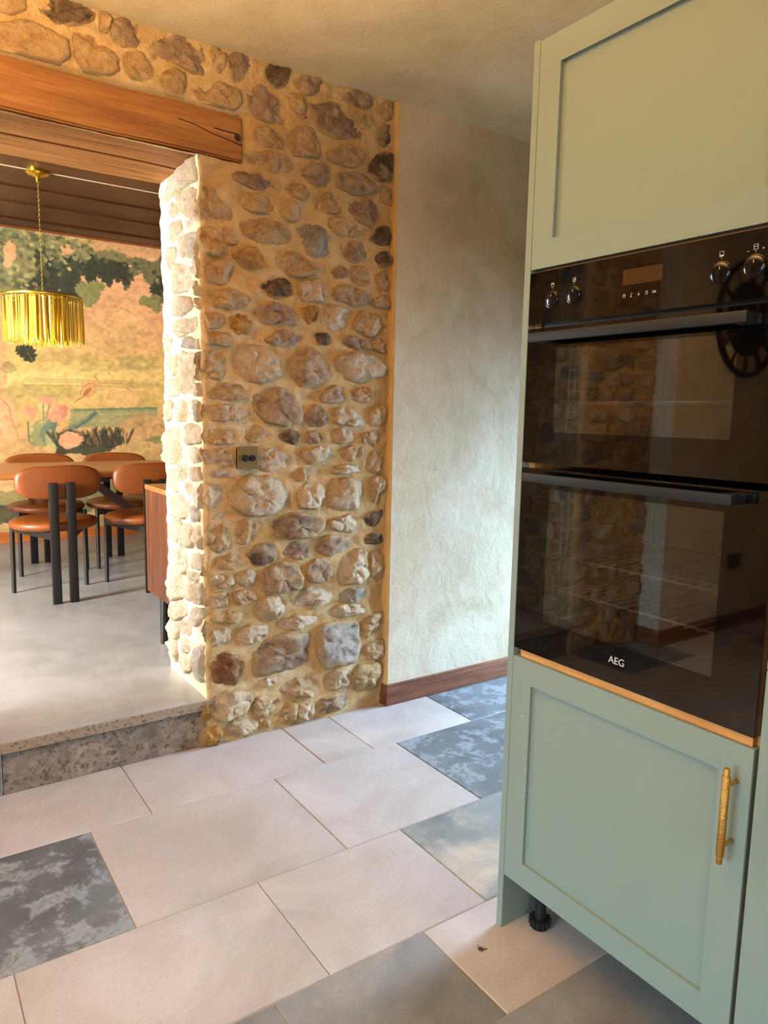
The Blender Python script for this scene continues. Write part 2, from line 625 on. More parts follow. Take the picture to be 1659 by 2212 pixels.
# ================================================================== THE SETTING
# ---- kitchen floor: grout bed with one object per flag
floor = box('floor', -3.2, 4.6, -2.6, 2.64, -0.08, -0.0022, M_grout, kind='structure')
TILE_ROWS = [
    (2.235, 2.63, [-3.2, -2.5, -1.85, -1.2, -0.62, 0.02, 0.645, 1.29, 1.51, 2.015, 2.7, 3.4, 4.0, 4.6], {9: 'd', 3: 'd'}),
    (1.73, 2.235, [-3.2, -2.4, -1.7, -0.95, -0.28, 0.453, 1.079, 1.615, 2.3, 3.0, 3.7, 4.6], {4: 'd', 7: 'd', 1: 'd'}),
    (1.325, 1.73, [-3.2, -2.6, -1.9, -1.2, -0.46, 0.174, 0.785, 1.273, 1.9, 2.6, 3.3, 4.0, 4.6], {7: 'm', 2: 'd'}),
    (1.018, 1.325, [-3.2, -2.4, -1.7, -1.0, -0.4, 0.12, 0.64, 1.055, 1.70, 2.3, 3.0, 3.8, 4.6], {6: 'c', 5: 'c', 9: 'd'}),
    (0.55, 1.018, [-3.2, -2.5, -1.8, -1.1, -0.5, 0.2, 0.82, 1.86], {6: 'b', 3: 'd', 7: 'd'}),
    (0.1, 0.55, [-3.2, -2.3, -1.6, -0.9, -0.2, 0.5, 1.15, 1.86], {4: 'd'}),
    (-0.4, 0.1, [-3.2, -2.6, -1.9, -1.3, -0.6, 0.1, 0.7, 1.2, 1.86], {2: 'd', 6: 'd'}),
    (-0.8, -0.4, [-3.2, -2.4, -1.6, -0.8, 0.0, 0.8, 1.86], {5: 'd'}),
    (-1.3, -0.8, [-3.2, -2.5, -1.8, -1.1, -0.4, 0.4, 1.1, 1.86], {1: 'd'}),
    (-1.8, -1.3, [-3.2, -2.3, -1.5, -0.7, 0.1, 0.9, 1.86], {}),
    (-2.6, -1.8, [-3.2, -2.2, -1.2, -0.2, 0.8, 1.86], {2: 'd'}),
]
TM = {'d': M_tile_dark, 'm': M_tile_mix, 'c': M_tile_cloud, 'b': M_tile_slate, 't': M_tile}
rt = random.Random(3)
for y0, y1, xs, sp in TILE_ROWS:
    for i in range(len(xs) - 1):
        x0, x1 = xs[i] + 0.0016, xs[i + 1] - 0.0016
        a0, a1 = y0 + 0.0016, y1 - 0.0016
        zt = rt.uniform(-0.0007, 0.0007)
        e = 0.0025
        vs = [(x0, a0, -0.012), (x1, a0, -0.012), (x1, a1, -0.012), (x0, a1, -0.012),
              (x0, a0, zt - 0.0018), (x1, a0, zt - 0.0018), (x1, a1, zt - 0.0018), (x0, a1, zt - 0.0018),
              (x0 + e, a0 + e, zt), (x1 - e, a0 + e, zt), (x1 - e, a1 - e, zt), (x0 + e, a1 - e, zt)]
        fs = [(8, 9, 10, 11)]
        for k in range(4):
            j = (k + 1) % 4
            fs += [(k, j, 4 + j, 4 + k), (4 + k, 4 + j, 8 + j, 8 + k)]
        mesh_obj('tile', vs, fs, TM[sp.get(i, 't')], floor)

# ---- raised dining floor and the step up to it
ZD = 0.189
_ft = [(-2.42, 3.05), (-0.60, 3.05), (-0.60, 2.599), (1.00, 2.599), (1.00, 3.05), (4.6, 3.05), (4.6, 6.62), (-2.42, 6.62)]
_nv = len(_ft)
_fv = [(x, y, ZD) for x, y in _ft] + [(x, y, 0.152) for x, y in _ft]
dfloor = mesh_obj('dining_floor', _fv, [tuple(range(_nv)), tuple(range(2 * _nv - 1, _nv - 1, -1))] + [(i, _nv + i, _nv + (i + 1) % _nv, (i + 1) % _nv) for i in range(_nv)], M_concrete, kind='structure')
box('nosing', -0.60, 1.00, 2.5925, 2.6005, 0.152, ZD - 0.0006, M_nosing, dfloor, 0.002)
for a, b in ((-0.60, -0.332), (-0.328, 0.258), (0.262, 1.0)):
    box('riser_slab', a, b, 2.6125, 2.64, 0.0, 0.153, M_riser, dfloor, 0.002)

# ---- ceilings
NXc, NYc = 120, 80
def grid_obj(name, fx, nx, ny, mat, kind=None, parent=None, smooth=True):
    vs = [fx(i / nx, j / ny) for j in range(ny + 1) for i in range(nx + 1)]
    fs = [(j * (nx + 1) + i, j * (nx + 1) + i + 1, (j + 1) * (nx + 1) + i + 1, (j + 1) * (nx + 1) + i) for j in range(ny) for i in range(nx)]
    return mesh_obj(name, vs, fs, mat, parent, smooth, kind)

ZC = 2.551
def _ceil(u, v):
    x, y = -3.2 + 7.8 * u, 2.63 - 5.23 * v
    z = ZC + 0.004 * noise.noise((x * 2.2, y * 2.2, 0)) + 0.0025 * noise.noise((x * 7, y * 7, 3))
    return (x, y, z)
ceiling = grid_obj('ceiling', _ceil, 220, 150, M_ceiling, 'structure')
box('ceiling_slab', -3.2, 4.6, -2.6, 2.6, 2.57, 2.8, M_ceiling, ceiling)

dceil = box('dining_ceiling', -2.42, 4.6, 3.0, 6.62, 2.76, 2.84, M_boards, kind='structure')
for y0, y1, z0, z1 in ((3.06, 3.5, 2.722, 2.77), (3.5, 3.93, 2.722, 2.77), (3.93, 4.32, 2.722, 2.77), (4.32, 4.70, 2.72, 2.77), (4.70, 5.062, 2.722, 2.77),
                       (5.078, 5.47, 2.722, 2.77), (5.472, 5.855, 2.712, 2.77), (5.857, 6.30, 2.703, 2.77), (6.302, 6.54, 2.692, 2.77)):
    box('ceiling_board', -2.4, 4.5, y0 + 0.002, y1 - 0.002, z0, z1, M_boards, dceil, 0.006)
box('light_seam', -2.4, 4.5, 5.062, 5.078, 2.7215, 2.765, simple('pale_seam', (206, 186, 150), 0.8), dceil)

# ---- plain walls
wall_back = box('wall_back', 1.7985, 4.6, 2.568, 3.05, -0.02, 2.8, M_plaster, kind='structure', bevel=0.004)
box('wall_back', -3.2, -1.15, 2.45, 3.05, -0.02, 2.8, M_plaster, kind='structure', bevel=0.004)
box('wall_left', -3.35, -3.2, -2.6, 3.05, -0.02, 2.8, M_plaster, kind='structure')
box('wall_front', -3.35, 4.75, -2.75, -2.6, -0.02, 2.8, M_plaster, kind='structure')
box('wall_right', 1.86, 1.98, -2.6, 1.22, -0.02, 2.8, M_plaster, kind='structure')
box('wall_right', 4.6, 4.75, -2.6, 6.7, -0.02, 2.8, M_plaster, kind='structure')
box('dining_wall_left', -2.57, -2.42, 3.04, 6.7, 0.0, 2.84, M_plaster, kind='structure')
dwall = box('dining_wall_back', -2.57, 4.75, 6.58, 6.72, 0.0, 2.84, M_plaster, kind='structure')
box('dining_cornice', -2.4, 4.5, 6.535, 6.58, 2.683, 2.735, M_boards_red, dwall, 0.006)

# ochre return where the thick plaster stops against the rubble
def _ret(u, v):
    z = 2.553 * v
    y = 2.5655 + 0.068 * u
    x = 1.7915 - 0.006 * u + 0.0035 * noise.noise((y * 12, z * 7, 5)) * (0.3 + u) + (0.006 if u < 0.02 else 0)
    return (x, y, z)
grid_obj('plaster_return', _ret, 8, 90, M_strip, parent=wall_back)

# ---- baseboards
def baseboard(name, x0, x1, y0, y1, z0, h, mat):
    bm = bmesh.new()
    add_box(bm, x0, x1, y0, y1, z0, z0 + h, 0.003)
    return bm_obj(name, bm, mat, kind='structure')
baseboard('baseboard_back', 1.786, 4.6, 2.5505, 2.5675, 0.0, 0.095, M_base)
box('baseboard_return', 1.7852, 1.7985, 2.5675, 2.606, 0.0, 0.095, M_base, kind='structure')
baseboard('baseboard_back_left', -3.2, -1.135, 2.432, 2.4495, 0.0, 0.092, M_base)
baseboard('baseboard_end_left', -1.1495, -1.135, 2.4495, 2.60, 0.0, 0.092, M_base)
baseboard('baseboard_dining', -2.4, 4.5, 6.55, 6.5795, ZD, 0.09, M_base_din)

# ---- windows and the passage door that let the daylight in (frames only, round the light)
M_frame = simple('window_frame_paint', (198, 200, 190), 0.5)
def window(name, axis, p, a0, a1, z0, z1, d=0.05):
    bm = bmesh.new()
    for (b0, b1, c0, c1) in ((a0 - 0.06, a0, z0 - 0.06, z1 + 0.06), (a1, a1 + 0.06, z0 - 0.06, z1 + 0.06), (a0, a1, z0 - 0.06, z0), (a0, a1, z1, z1 + 0.06)):
        if axis == 'x':
            add_box(bm, min(p, p + d), max(p, p + d), b0, b1, c0, c1)
        else:
            add_box(bm, b0, b1, min(p, p + d), max(p, p + d), c0, c1)
    bm_obj(name, bm, M_frame, kind='structure')
window('window_1', 'x', -2.42, 3.07, 3.77, 0.62, 2.28)
window('window_2', 'x', -2.42, 5.4, 6.3, 0.85, 2.45)
window('door_1', 'x', 4.6, 1.36, 2.5, 0.1, 2.18, -0.05)
window('window_3', 'x', -3.2, -0.38, 1.18, 0.88, 2.22)
window('fill_light_frame', 'y', -2.6, -1.12, 0.32, 0.84, 2.16)  # frame added round the unseen front fill light

# ---- rubble stone wall: mortar bed with one object per stone
FACE_Y = 2.602
JAMB_X = 0.974
FACE_STONES = """d 472,2552 625,2600 639,2546 627,2519 570,2487 502,2478 481,2502
o 333,2424 431,2444 496,2445 543,2431 544,2396 511,2360 439,2347 330,2341
o 572,2476 630,2477 667,2457 705,2411 707,2386 603,2366 576,2395 568,2439
p 682,2554 724,2564 753,2552 763,2522 749,2482 707,2473 683,2482
o 721,2446 771,2453 814,2421 805,2395 749,2385 719,2396
p 805,2486 829,2522 871,2538 985,2546 1004,2526 995,2454 923,2445 870,2465 817,2446
o 837,2398 885,2440 920,2437 922,2375 868,2371
p 1073,2545 1134,2547 1164,2529 1146,2477 1098,2462 1078,2501
o 337,2501 413,2525 416,2491 385,2474 335,2463
o 647,2553 678,2553 673,2496 649,2494
o 1019,2560 1064,2543 1069,2473 1035,2479 1013,2524
o 949,2399 1009,2424 1112,2431 1128,2402 1112,2375 1049,2365 993,2370
d 1236,2547 1303,2561 1299,2510 1271,2486 1232,2499
p 1354,2525 1427,2539 1464,2528 1461,2505 1404,2494 1362,2496
p 1557,2521 1653,2545 1680,2526 1661,2492 1602,2492 1563,2503
p 1144,2434 1209,2460 1243,2421 1311,2393 1308,2363 1254,2356 1176,2362 1149,2393
o 1310,2461 1345,2470 1380,2439 1392,2407 1369,2407 1334,2428
p 1404,2459 1514,2476 1539,2446 1590,2437 1649,2404 1637,2370 1559,2374 1453,2376 1416,2413
o 1570,2469 1648,2471 1681,2448 1662,2412 1609,2442
o 1734,2517 1771,2532 1772,2495 1741,2482
d 1699,2410 1749,2452 1773,2452 1775,2383 1723,2378
o 1187,2317 1231,2327 1288,2300 1288,2276 1242,2262 1192,2270
o 1311,2320 1363,2351 1405,2350 1448,2289 1442,2268 1346,2268 1317,2292
o 1497,2299 1579,2332 1657,2327 1651,2300 1593,2272 1503,2275
o 1159,2230 1231,2254 1299,2244 1326,2215 1311,2192 1209,2187 1164,2197
p 1364,2227 1466,2252 1485,2215 1480,2173 1406,2175 1370,2198
p 1523,2227 1613,2245 1706,2220 1707,2185 1614,2166 1530,2182
d 1658,2280 1738,2338 1775,2351 1778,2244 1720,2238
p 1099,2147 1175,2161 1259,2152 1259,2118 1175,2113 1115,2121
o 1311,2147 1394,2157 1400,2133 1370,2107 1323,2114
o 1282,2072 1347,2088 1371,2052 1347,2033 1282,2032
o 1088,2073 1164,2091 1253,2082 1259,2029 1197,2028 1109,2038
o 1431,2123 1492,2149 1543,2132 1550,2091 1499,2078 1443,2089
p 1588,2135 1661,2153 1743,2134 1747,2102 1662,2072 1596,2094
o 1734,2208 1779,2227 1780,2168 1742,2161
o 984,2069 1025,2062 1077,2023 1076,1980 1013,1975 983,1984
o 1120,1991 1231,2009 1300,1990 1317,1947 1288,1917 1202,1925 1119,1943
o 1493,2056 1564,2057 1630,2035 1617,2006 1526,2003 1494,2025
g 1353,1993 1407,2011 1475,1996 1514,1949 1489,1911 1408,1918 1383,1961
y 1086,1870 1130,1890 1208,1896 1236,1870 1230,1844 1146,1833 1108,1848
o 982,1932 1034,1935 1044,1903 1028,1857 986,1861
o 1055,1943 1108,1941 1103,1901 1060,1905
p 1539,1973 1657,1985 1678,1939 1599,1912 1540,1925
d 1691,2006 1751,2059 1793,2060 1795,1999 1732,1990
d 1713,1943 1796,1965 1793,1926 1734,1907
o 1253,1882 1347,1895 1439,1860 1408,1835 1318,1829 1259,1847
o 991,1823 1080,1835 1096,1802 1074,1770 990,1756
p 1515,1869 1579,1871 1583,1834 1521,1838
o 1592,1878 1659,1881 1687,1846 1654,1820 1600,1836
d 1199,1779 1253,1796 1312,1792 1330,1742 1259,1745 1207,1745
w 1366,1793 1446,1808 1484,1774 1471,1746 1384,1722
p 1503,1766 1554,1809 1668,1788 1699,1753 1601,1749 1523,1746
o 1707,1871 1790,1897 1793,1807 1736,1807
o 989,1717 1080,1731 1151,1719 1139,1693 1084,1677 991,1671
p 1167,1675 1196,1688 1312,1702 1348,1676 1348,1639 1265,1643 1207,1638 1173,1655
y 1073,1642 1134,1654 1156,1634 1139,1597 1100,1586 1073,1607
o 988,1644 1057,1648 1057,1605 993,1593
y 1375,1700 1409,1714 1447,1707 1447,1669 1409,1652 1379,1668
w 1453,1670 1497,1717 1582,1717 1596,1677 1537,1639 1460,1649
o 1606,1666 1669,1716 1766,1725 1778,1681 1762,1622 1678,1622 1613,1639
o 1702,1770 1786,1784 1787,1739 1710,1737
p 1230,1573 1288,1600 1373,1599 1376,1573 1288,1561 1241,1561
d 1429,1603 1486,1605 1511,1587 1505,1565 1460,1576
p 1551,1574 1603,1608 1678,1599 1703,1567 1631,1562 1558,1563
o 982,1589 1062,1581 1089,1558 1078,1537 992,1536
o 981,1515 1045,1517 1061,1480 1055,1422 985,1416
w 1088,1502 1116,1534 1230,1526 1253,1496 1277,1444 1241,1430 1143,1418 1088,1456
m 1337,1501 1398,1547 1448,1529 1493,1493 1507,1455 1436,1408 1355,1421 1300,1456 1324,1495
w 1519,1511 1604,1549 1693,1538 1765,1490 1759,1455 1640,1438 1539,1468
o 1706,1607 1769,1611 1770,1565 1714,1568
o 995,1381 1049,1394 1110,1391 1132,1355 1115,1347 995,1346
p 1171,1356 1241,1390 1301,1376 1368,1307 1356,1264 1301,1247 1229,1262 1183,1315
p 1469,1365 1527,1395 1580,1391 1577,1357 1475,1346
o 1594,1363 1661,1399 1760,1408 1761,1373 1642,1347
w 978,1321 1070,1317 1143,1298 1137,1282 1059,1266 983,1262
p 1399,1292 1450,1320 1489,1287 1483,1259 1425,1253
w 1515,1305 1581,1328 1643,1284 1685,1261 1678,1249 1609,1249 1528,1260
o 1692,1284 1747,1332 1762,1321 1763,1262 1699,1249
o 985,1235 1086,1235 1097,1188 1074,1178 987,1178
o 1125,1198 1159,1230 1229,1225 1241,1193 1171,1188 1136,1188
d 1265,1214 1331,1225 1368,1209 1350,1181 1289,1187
p 1394,1209 1444,1220 1477,1197 1451,1175 1406,1181
w 1490,1220 1562,1231 1630,1226 1638,1191 1563,1180 1496,1197
o 1651,1214 1757,1220 1761,1179 1666,1173
w 1176,1158 1259,1155 1325,1126 1338,1082 1253,1070 1179,1072
w 1363,1137 1451,1164 1503,1152 1544,1117 1478,1107 1413,1091
o 1550,1151 1659,1162 1667,1120 1612,1104 1564,1116
w 971,1153 1085,1149 1088,1094 981,1096
w 983,1081 1046,1084 1096,1062 1084,1041 985,1044
o 1277,1045 1350,1076 1452,1073 1485,1049 1414,1035 1320,1027
w 1485,1072 1653,1085 1661,1056 1578,1052 1491,1055
o 1674,1126 1752,1131 1757,1065 1689,1055
w 1050,984 1135,1044 1229,1047 1289,1033 1326,988 1329,920 1252,905 1129,910 1061,941
w 1357,969 1401,1013 1472,1010 1485,975 1453,919 1364,915
w 1486,969 1531,1025 1641,1021 1691,965 1699,905 1546,896 1499,916
o 1704,1019 1761,1035 1767,925 1706,923
w 982,1024 1040,1021 1044,942 989,929
w 990,916 1045,919 1051,888 996,889
o 983,881 1057,876 1070,821 1038,763 994,767
o 1083,856 1115,878 1186,861 1196,823 1153,796 1095,807
p 1233,858 1287,888 1378,892 1472,867 1473,827 1400,801 1273,808
w 1502,852 1600,871 1636,856 1617,797 1570,820 1517,831
d 1687,859 1768,875 1769,819 1692,818
d 1673,772 1770,778 1771,743 1689,747
p 1429,753 1503,786 1602,778 1607,724 1511,716 1444,729
d 1133,748 1179,778 1253,775 1267,729 1232,707 1166,717
p 1294,733 1343,773 1407,761 1418,721 1357,714
o 991,750 1069,748 1113,719 1094,697 993,704
w 999,677 1081,677 1084,636 999,634
w 1094,678 1165,670 1159,634 1093,638
m 1192,667 1287,702 1350,682 1365,622 1358,591 1246,591 1198,604
p 1408,670 1459,694 1511,672 1519,631 1490,608 1423,616
w 1542,669 1618,719 1690,709 1700,612 1652,569 1551,574
o 1714,700 1772,702 1774,582 1725,581
w 992,605 1055,603 1067,570 1035,553 985,569
o 1074,600 1158,599 1165,570 1086,568
w 1158,527 1219,563 1287,554 1294,508 1267,473 1191,477
w 1337,528 1372,569 1520,571 1528,536 1476,503 1373,484
g 1551,540 1605,554 1685,544 1694,494 1575,500
w 1483,475 1583,488 1695,473 1687,439 1584,437 1499,445
o 1000,518 1054,529 1145,503 1138,485 1041,487 1006,499
w 1249,449 1287,463 1468,463 1469,430 1359,423 1267,427
w 1000,475 1060,469 1059,397 999,401
w 1092,429 1125,459 1212,449 1232,413 1177,396 1098,400
p 1157,277 1177,377 1211,397 1316,393 1432,381 1417,323 1403,251 1338,250 1218,236 1160,251
g 1461,410 1553,417 1647,403 1657,310 1650,234 1571,227 1493,227 1466,315
o 1680,398 1770,420 1772,334 1689,340
o 1706,281 1773,298 1774,233 1708,223
k 1002,363 1052,367 1111,324 1130,289 1084,227 1019,253 995,308
w 1163,224 1266,233 1266,203 1190,206
o 1274,169 1323,206 1441,189 1456,138 1441,110 1309,134
w 1490,193 1548,203 1611,184 1612,134 1572,121 1494,130
o 1620,147 1667,195 1766,198 1769,81 1669,80
w 980,173 1019,209 1150,188 1163,152 1122,96 1037,96 983,115
o 1149,123 1176,156 1274,129 1281,100 1217,61 1163,80
o 1259,44 1324,104 1360,90 1353,30 1309,26
w 1353,91 1434,80 1449,42 1405,25 1360,35
p 1457,89 1549,98 1604,93 1613,41 1511,21 1465,32
w 1069,82 1163,73 1203,37 1122,24 1036,19 1036,57
y 969,67 1017,75 1026,40 1010,6 962,11
y 968,182 983,172 979,109 949,107
o 1190,61 1245,48 1231,17 1203,31"""
JAMB_STONES = """2997,2174 2827,2167 2707,2184 2572,2174 2486,2144 2487,2109 2542,2101 2667,2106 2830,2114 2950,2104 3032,2128 3025,2155
2911,2077 2823,2070 2825,2029 2893,2048
2775,2084 2659,2087 2544,2066 2547,1973 2718,1969 2752,1999 2777,2049
2885,2004 2780,1996 2773,1958 2831,1932 2909,1937
2821,1931 2701,1933 2721,1896 2769,1864 2815,1875
2684,1927 2558,1916 2535,1859 2552,1847 2705,1860
2941,1926 2832,1914 2836,1847 2925,1845
2636,1846 2520,1837 2499,1780 2555,1777 2638,1794
2916,1834 2724,1837 2664,1792 2684,1736 2871,1743
2657,1762 2508,1737 2541,1704 2641,1730
2862,1726 2694,1713 2661,1673 2770,1654 2876,1670
2642,1701 2509,1697 2511,1658 2609,1668
2809,1639 2645,1630 2527,1642 2529,1588 2647,1583 2880,1601
2909,1615 2754,1606 2647,1588 2755,1581 2902,1569
2994,1586 2931,1585 2914,1538 2956,1527 2996,1556
2823,1564 2631,1557 2547,1554 2524,1518 2739,1531
2806,1516 2668,1511 2635,1461 2655,1401 2711,1365 2814,1369 2820,1437
2968,1501 2865,1503 2848,1454 2940,1441
2616,1505 2532,1509 2552,1410 2620,1406
2984,1412 2841,1412 2844,1360 2967,1354
2656,1395 2504,1398 2530,1357 2640,1358
3002,1314 2958,1334 2906,1321 2920,1274 2983,1270
2896,1328 2722,1331 2725,1268 2850,1252 2899,1268
2685,1331 2555,1327 2550,1262 2670,1259
2803,1218 2662,1250 2542,1241 2544,1181 2796,1169
2956,1189 2821,1243 2809,1100 2963,1086
2768,1148 2562,1165 2555,1116 2714,1106
2986,1053 2861,1063 2865,975 2970,968
2830,1078 2762,1083 2774,1030 2833,1018
2734,1066 2539,1090 2541,1044 2717,1028
2794,1008 2672,1026 2692,979 2796,969
2645,1016 2508,1035 2528,947 2640,934
2971,943 2729,975 2733,890 2988,850
2722,923 2536,958 2555,894 2697,871
2977,847 2852,861 2834,809 2887,770 2993,771
2823,834 2698,858 2701,782 2817,757
2679,861 2538,890 2557,828 2517,781 2683,772
2921,726 2759,746 2753,687 2884,641
2741,739 2585,766 2596,710 2734,684
3003,622 2905,648 2815,606 2828,552 2944,508 3008,537
2744,672 2624,678 2634,654 2717,637
2614,693 2462,717 2512,669 2598,664
2699,630 2513,656 2558,583 2702,549
2805,605 2708,628 2720,565 2788,550
3013,463 2829,527 2802,478 2885,439 3004,428
2761,515 2585,557 2604,513 2677,485 2772,478
2994,405 2875,442 2889,359 2988,329
2854,440 2754,458 2766,410 2846,392
2614,474 2484,521 2503,436 2581,420
3023,305 2922,340 2915,280 2993,238
2900,357 2797,374 2729,369 2770,333 2882,311
2711,350 2538,413 2515,348 2542,290 2687,254
2893,290 2741,331 2743,278 2876,233"""
wall_stone = box('wall_stone', 1.01, 1.795, 2.66, 3.045, -0.02, 2.8, M_mortar, kind='structure')
box('wall_core', -1.15, -0.61, 2.66, 3.045, -0.02, 2.8, M_mortar, wall_stone)
box('wall_core', -1.15, 1.02, 2.66, 3.045, 2.36, 2.8, M_mortar, wall_stone)


def chaikin(p, it=2):
    for _ in range(it):
        q = []
        for i in range(len(p)):
            a, b = p[i], p[(i + 1) % len(p)]
            q.append((a[0] * 0.91 + b[0] * 0.09, a[1] * 0.91 + b[1] * 0.09))
            q.append((a[0] * 0.09 + b[0] * 0.91, a[1] * 0.09 + b[1] * 0.91))
        p = q
    return p


def resample(p, n):
    L = [0.0]
    for i in range(len(p)):
        a, b = p[i], p[(i + 1) % len(p)]
        L.append(L[-1] + math.hypot(b[0] - a[0], b[1] - a[1]))
    out = []
    k = 0
    for i in range(n):
        s = L[-1] * i / n
        while L[k + 1] < s:
            k += 1
        f = (s - L[k]) / max(L[k + 1] - L[k], 1e-9)
        a, b = p[k % len(p)], p[(k + 1) % len(p)]
        out.append((a[0] + (b[0] - a[0]) * f, a[1] + (b[1] - a[1]) * f))
    return out


OUTLINES = []
rs = random.Random(11)


GROW = {}


def plan_growth(key, polys, lo, hi):
    """how far each outline may creep towards its neighbours, so the stones pack as they do in the wall"""
    pts, own = [], []
    for k, poly in enumerate(polys):
        for q in resample(chaikin(poly), 44):
            pts.append((q[0], q[1], 0))
            own.append(k)
    t = KDTree(len(pts))
    for i, p_ in enumerate(pts):
        t.insert(p_, i)
    t.balance()
    for k in range(len(polys)):
        gs = []
        for i in range(k * 44, k * 44 + 44):
            d = hi * 2 + 0.02
            for (_, j, dd) in t.find_n(pts[i], 60):
                if own[j] != k:
                    d = dd
                    break
            gs.append(min(max(d * 0.5 - 0.005, lo), hi))
        sm = [(gs[i - 2] + gs[i - 1] + gs[i] + gs[(i + 1) % 44] + gs[(i + 2) % 44]) / 5 for i in range(44)]
        GROW[(key, k)] = sm


def make_stone(poly, frame, base, mat, seed, hmul=1.0, grow=0.009, growkey=None, umin=-9.0, umax=9.0):
    """poly in the wall's own (u, v) metres; frame 'face' (u=x, n=-y), 'jamb' (u=y, n=-x), 'jamb2' (u=y, n=+x)."""
    n = 44
    area = sum(poly[i][0] * poly[(i + 1) % len(poly)][1] - poly[(i + 1) % len(poly)][0] * poly[i][1] for i in range(len(poly)))
    if area < 0:
        poly = poly[::-1]
    area = abs(area) / 2
    p = resample(chaikin(poly), n)
    cu = sum(q[0] for q in p) / n
    cv = sum(q[1] for q in p) / n
    size = math.sqrt(area)
    jag = []
    gl = GROW.get(growkey)
    for gi, q in enumerate(p):
        du, dv = q[0] - cu, q[1] - cv
        r = math.hypot(du, dv) + 1e-6
        if gl:
            grow = gl[gi]
        jm = min(1.0, size / 0.11)
        k = 1 + (grow + 0.009 * jm * noise.noise((q[0] * 26, q[1] * 26, seed)) + 0.006 * jm * noise.noise((q[0] * 75, q[1] * 75, seed + 3))) / r
        vv = cv + dv * k
        lim = umin if umin < 0 else umin + 0.012 * noise.noise((vv * 16, seed * 0.3, 2)) + 0.006 * noise.noise((vv * 55, 7, 2))
        if frame == 'face' and cu < 1.16 and cv > 2.33:
            vv = max(vv, 2.358)
        if frame == 'face' and cu < 1.16 and cv < 2.25:
            vv = min(vv, 2.190)
        jag.append((min(max(cu + du * k, lim), umax), vv))
    h = (0.016 + 0.12 * size) * rs.uniform(0.8, 1.25) * hmul
    h = min(h, 0.044 * max(hmul, 1))
    planes = []
    for k in range(rs.randint(3, 6)):
        a = rs.uniform(0, 2 * PI)
        sl = rs.uniform(0.15, 0.75)
        off = rs.uniform(0.05, 0.42) * size
        planes.append((math.cos(a), math.sin(a), sl, off))
    ta, tb = rs.uniform(-0.10, 0.10), rs.uniform(-0.10, 0.10)
    S = [0.0, 0.012, 0.035, 0.075, 0.13, 0.21, 0.31, 0.43, 0.58, 0.76]
    Hs = [-0.035, 0.0, 0.48, 0.80, 0.94, 1.0, 1.0, 1.0, 1.0, 1.0]
    Es = [1.0, 1.0, 1.0, 0.85, 0.60, 0.44, 0.32, 0.25, 0.20, 0.18]
    verts, edge = [], []
    def place(u, v, hh):
        if frame == 'face':
            return (u, base - hh, v)
        if frame == 'jamb':
            return (base - hh, u, v)
        return (base + hh, u, v)
    def relief(u, v):
        a = noise.noise((u * 18, v * 18, seed * 1.7))
        b = noise.noise((u * 42, v * 42, seed * 0.9))
        c = noise.noise((u * 95, v * 95, seed))
        r = 1 - abs(noise.noise((u * 12 + 4, v * 15, seed * 2.3))) * 2
        return 0.0065 * a + 0.0065 * b + 0.0045 * c - 0.010 * max(r - 0.75, 0) / 0.25
    def top(u, v):
        z = h + ta * (u - cu) + tb * (v - cv)
        for (ca, sa, sl, off) in planes:
            z = min(z, h - sl * ((u - cu) * ca + (v - cv) * sa - off))
        return max(z, 0.004)
    for s, hv, ev in zip(S, Hs, Es):
        for q in jag:
            u, v = q[0] + (cu - q[0]) * s, q[1] + (cv - q[1]) * s
            if hv <= 0:
                hh = hv if hv < 0 else 0.001
            else:
                hh = hv * top(u, v) + relief(u, v) * min(1.0, s * 9)
            verts.append(place(u, v, hh))
            edge.append(ev)
    verts.append(place(cu, cv, top(cu, cv) + relief(cu, cv)))
    edge.append(0.15)
    fs = []
    R = len(S)
    flip = frame == 'jamb'
    for r in range(R - 1):
        for i in range(n):
            j = (i + 1) % n
            f = (r * n + i, r * n + j, (r + 1) * n + j, (r + 1) * n + i)
            fs.append(f[::-1] if flip else f)
    for i in range(n):
        j = (i + 1) % n
        f = ((R - 1) * n + i, (R - 1) * n + j, R * n)
        fs.append(f[::-1] if flip else f)
    for q in jag:
        OUTLINES.append(place(q[0], q[1], 0.0))
    o = mesh_obj('stone', verts, fs, mat, wall_stone, True)
    o.data.attributes.new('edge', 'FLOAT', 'POINT').data.foreach_set('value', edge)
    return o


seed = 1
FP = []
for line in FACE_STONES.strip().split('\n'):
    t = line.split()
    poly = [(min(int(w.split(',')[0]) / 1000, 1.788), min(int(w.split(',')[1]) / 1000, 2.545)) for w in t[1:]]
    if sum(poly[i][0] * poly[(i + 1) % len(poly)][1] - poly[(i + 1) % len(poly)][0] * poly[i][1] for i in range(len(poly))) < 0:
        poly = poly[::-1]
    FP.append((t[0], poly))
plan_growth('f', [f[1] for f in FP], 0.004, 0.022)
for k, (c, poly) in enumerate(FP):
    seed += 1
    xs_, zs_ = [q[0] for q in poly], [q[1] for q in poly]
    by_switch = min(xs_) < 1.21 and max(xs_) > 1.07 and min(zs_) < 1.19 and max(zs_) > 1.06
    make_stone(poly, 'face', FACE_Y, STONE[c], seed * 3.1, 0.55 if by_switch else 1.0, growkey=('f', k), umax=1.789)
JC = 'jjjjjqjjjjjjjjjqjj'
JP = []
for line in JAMB_STONES.strip().split('\n'):
    poly = [(min(max(int(w.split(',')[0]) / 1000, 2.583), 3.03), min(int(w.split(',')[1]) / 1000, 2.19)) for w in line.split()]
    if sum(poly[i][0] * poly[(i + 1) % len(poly)][1] - poly[(i + 1) % len(poly)][0] * poly[i][1] for i in range(len(poly))) < 0:
        poly = poly[::-1]
    JP.append(poly)
plan_growth('j', JP, 0.004, 0.026)
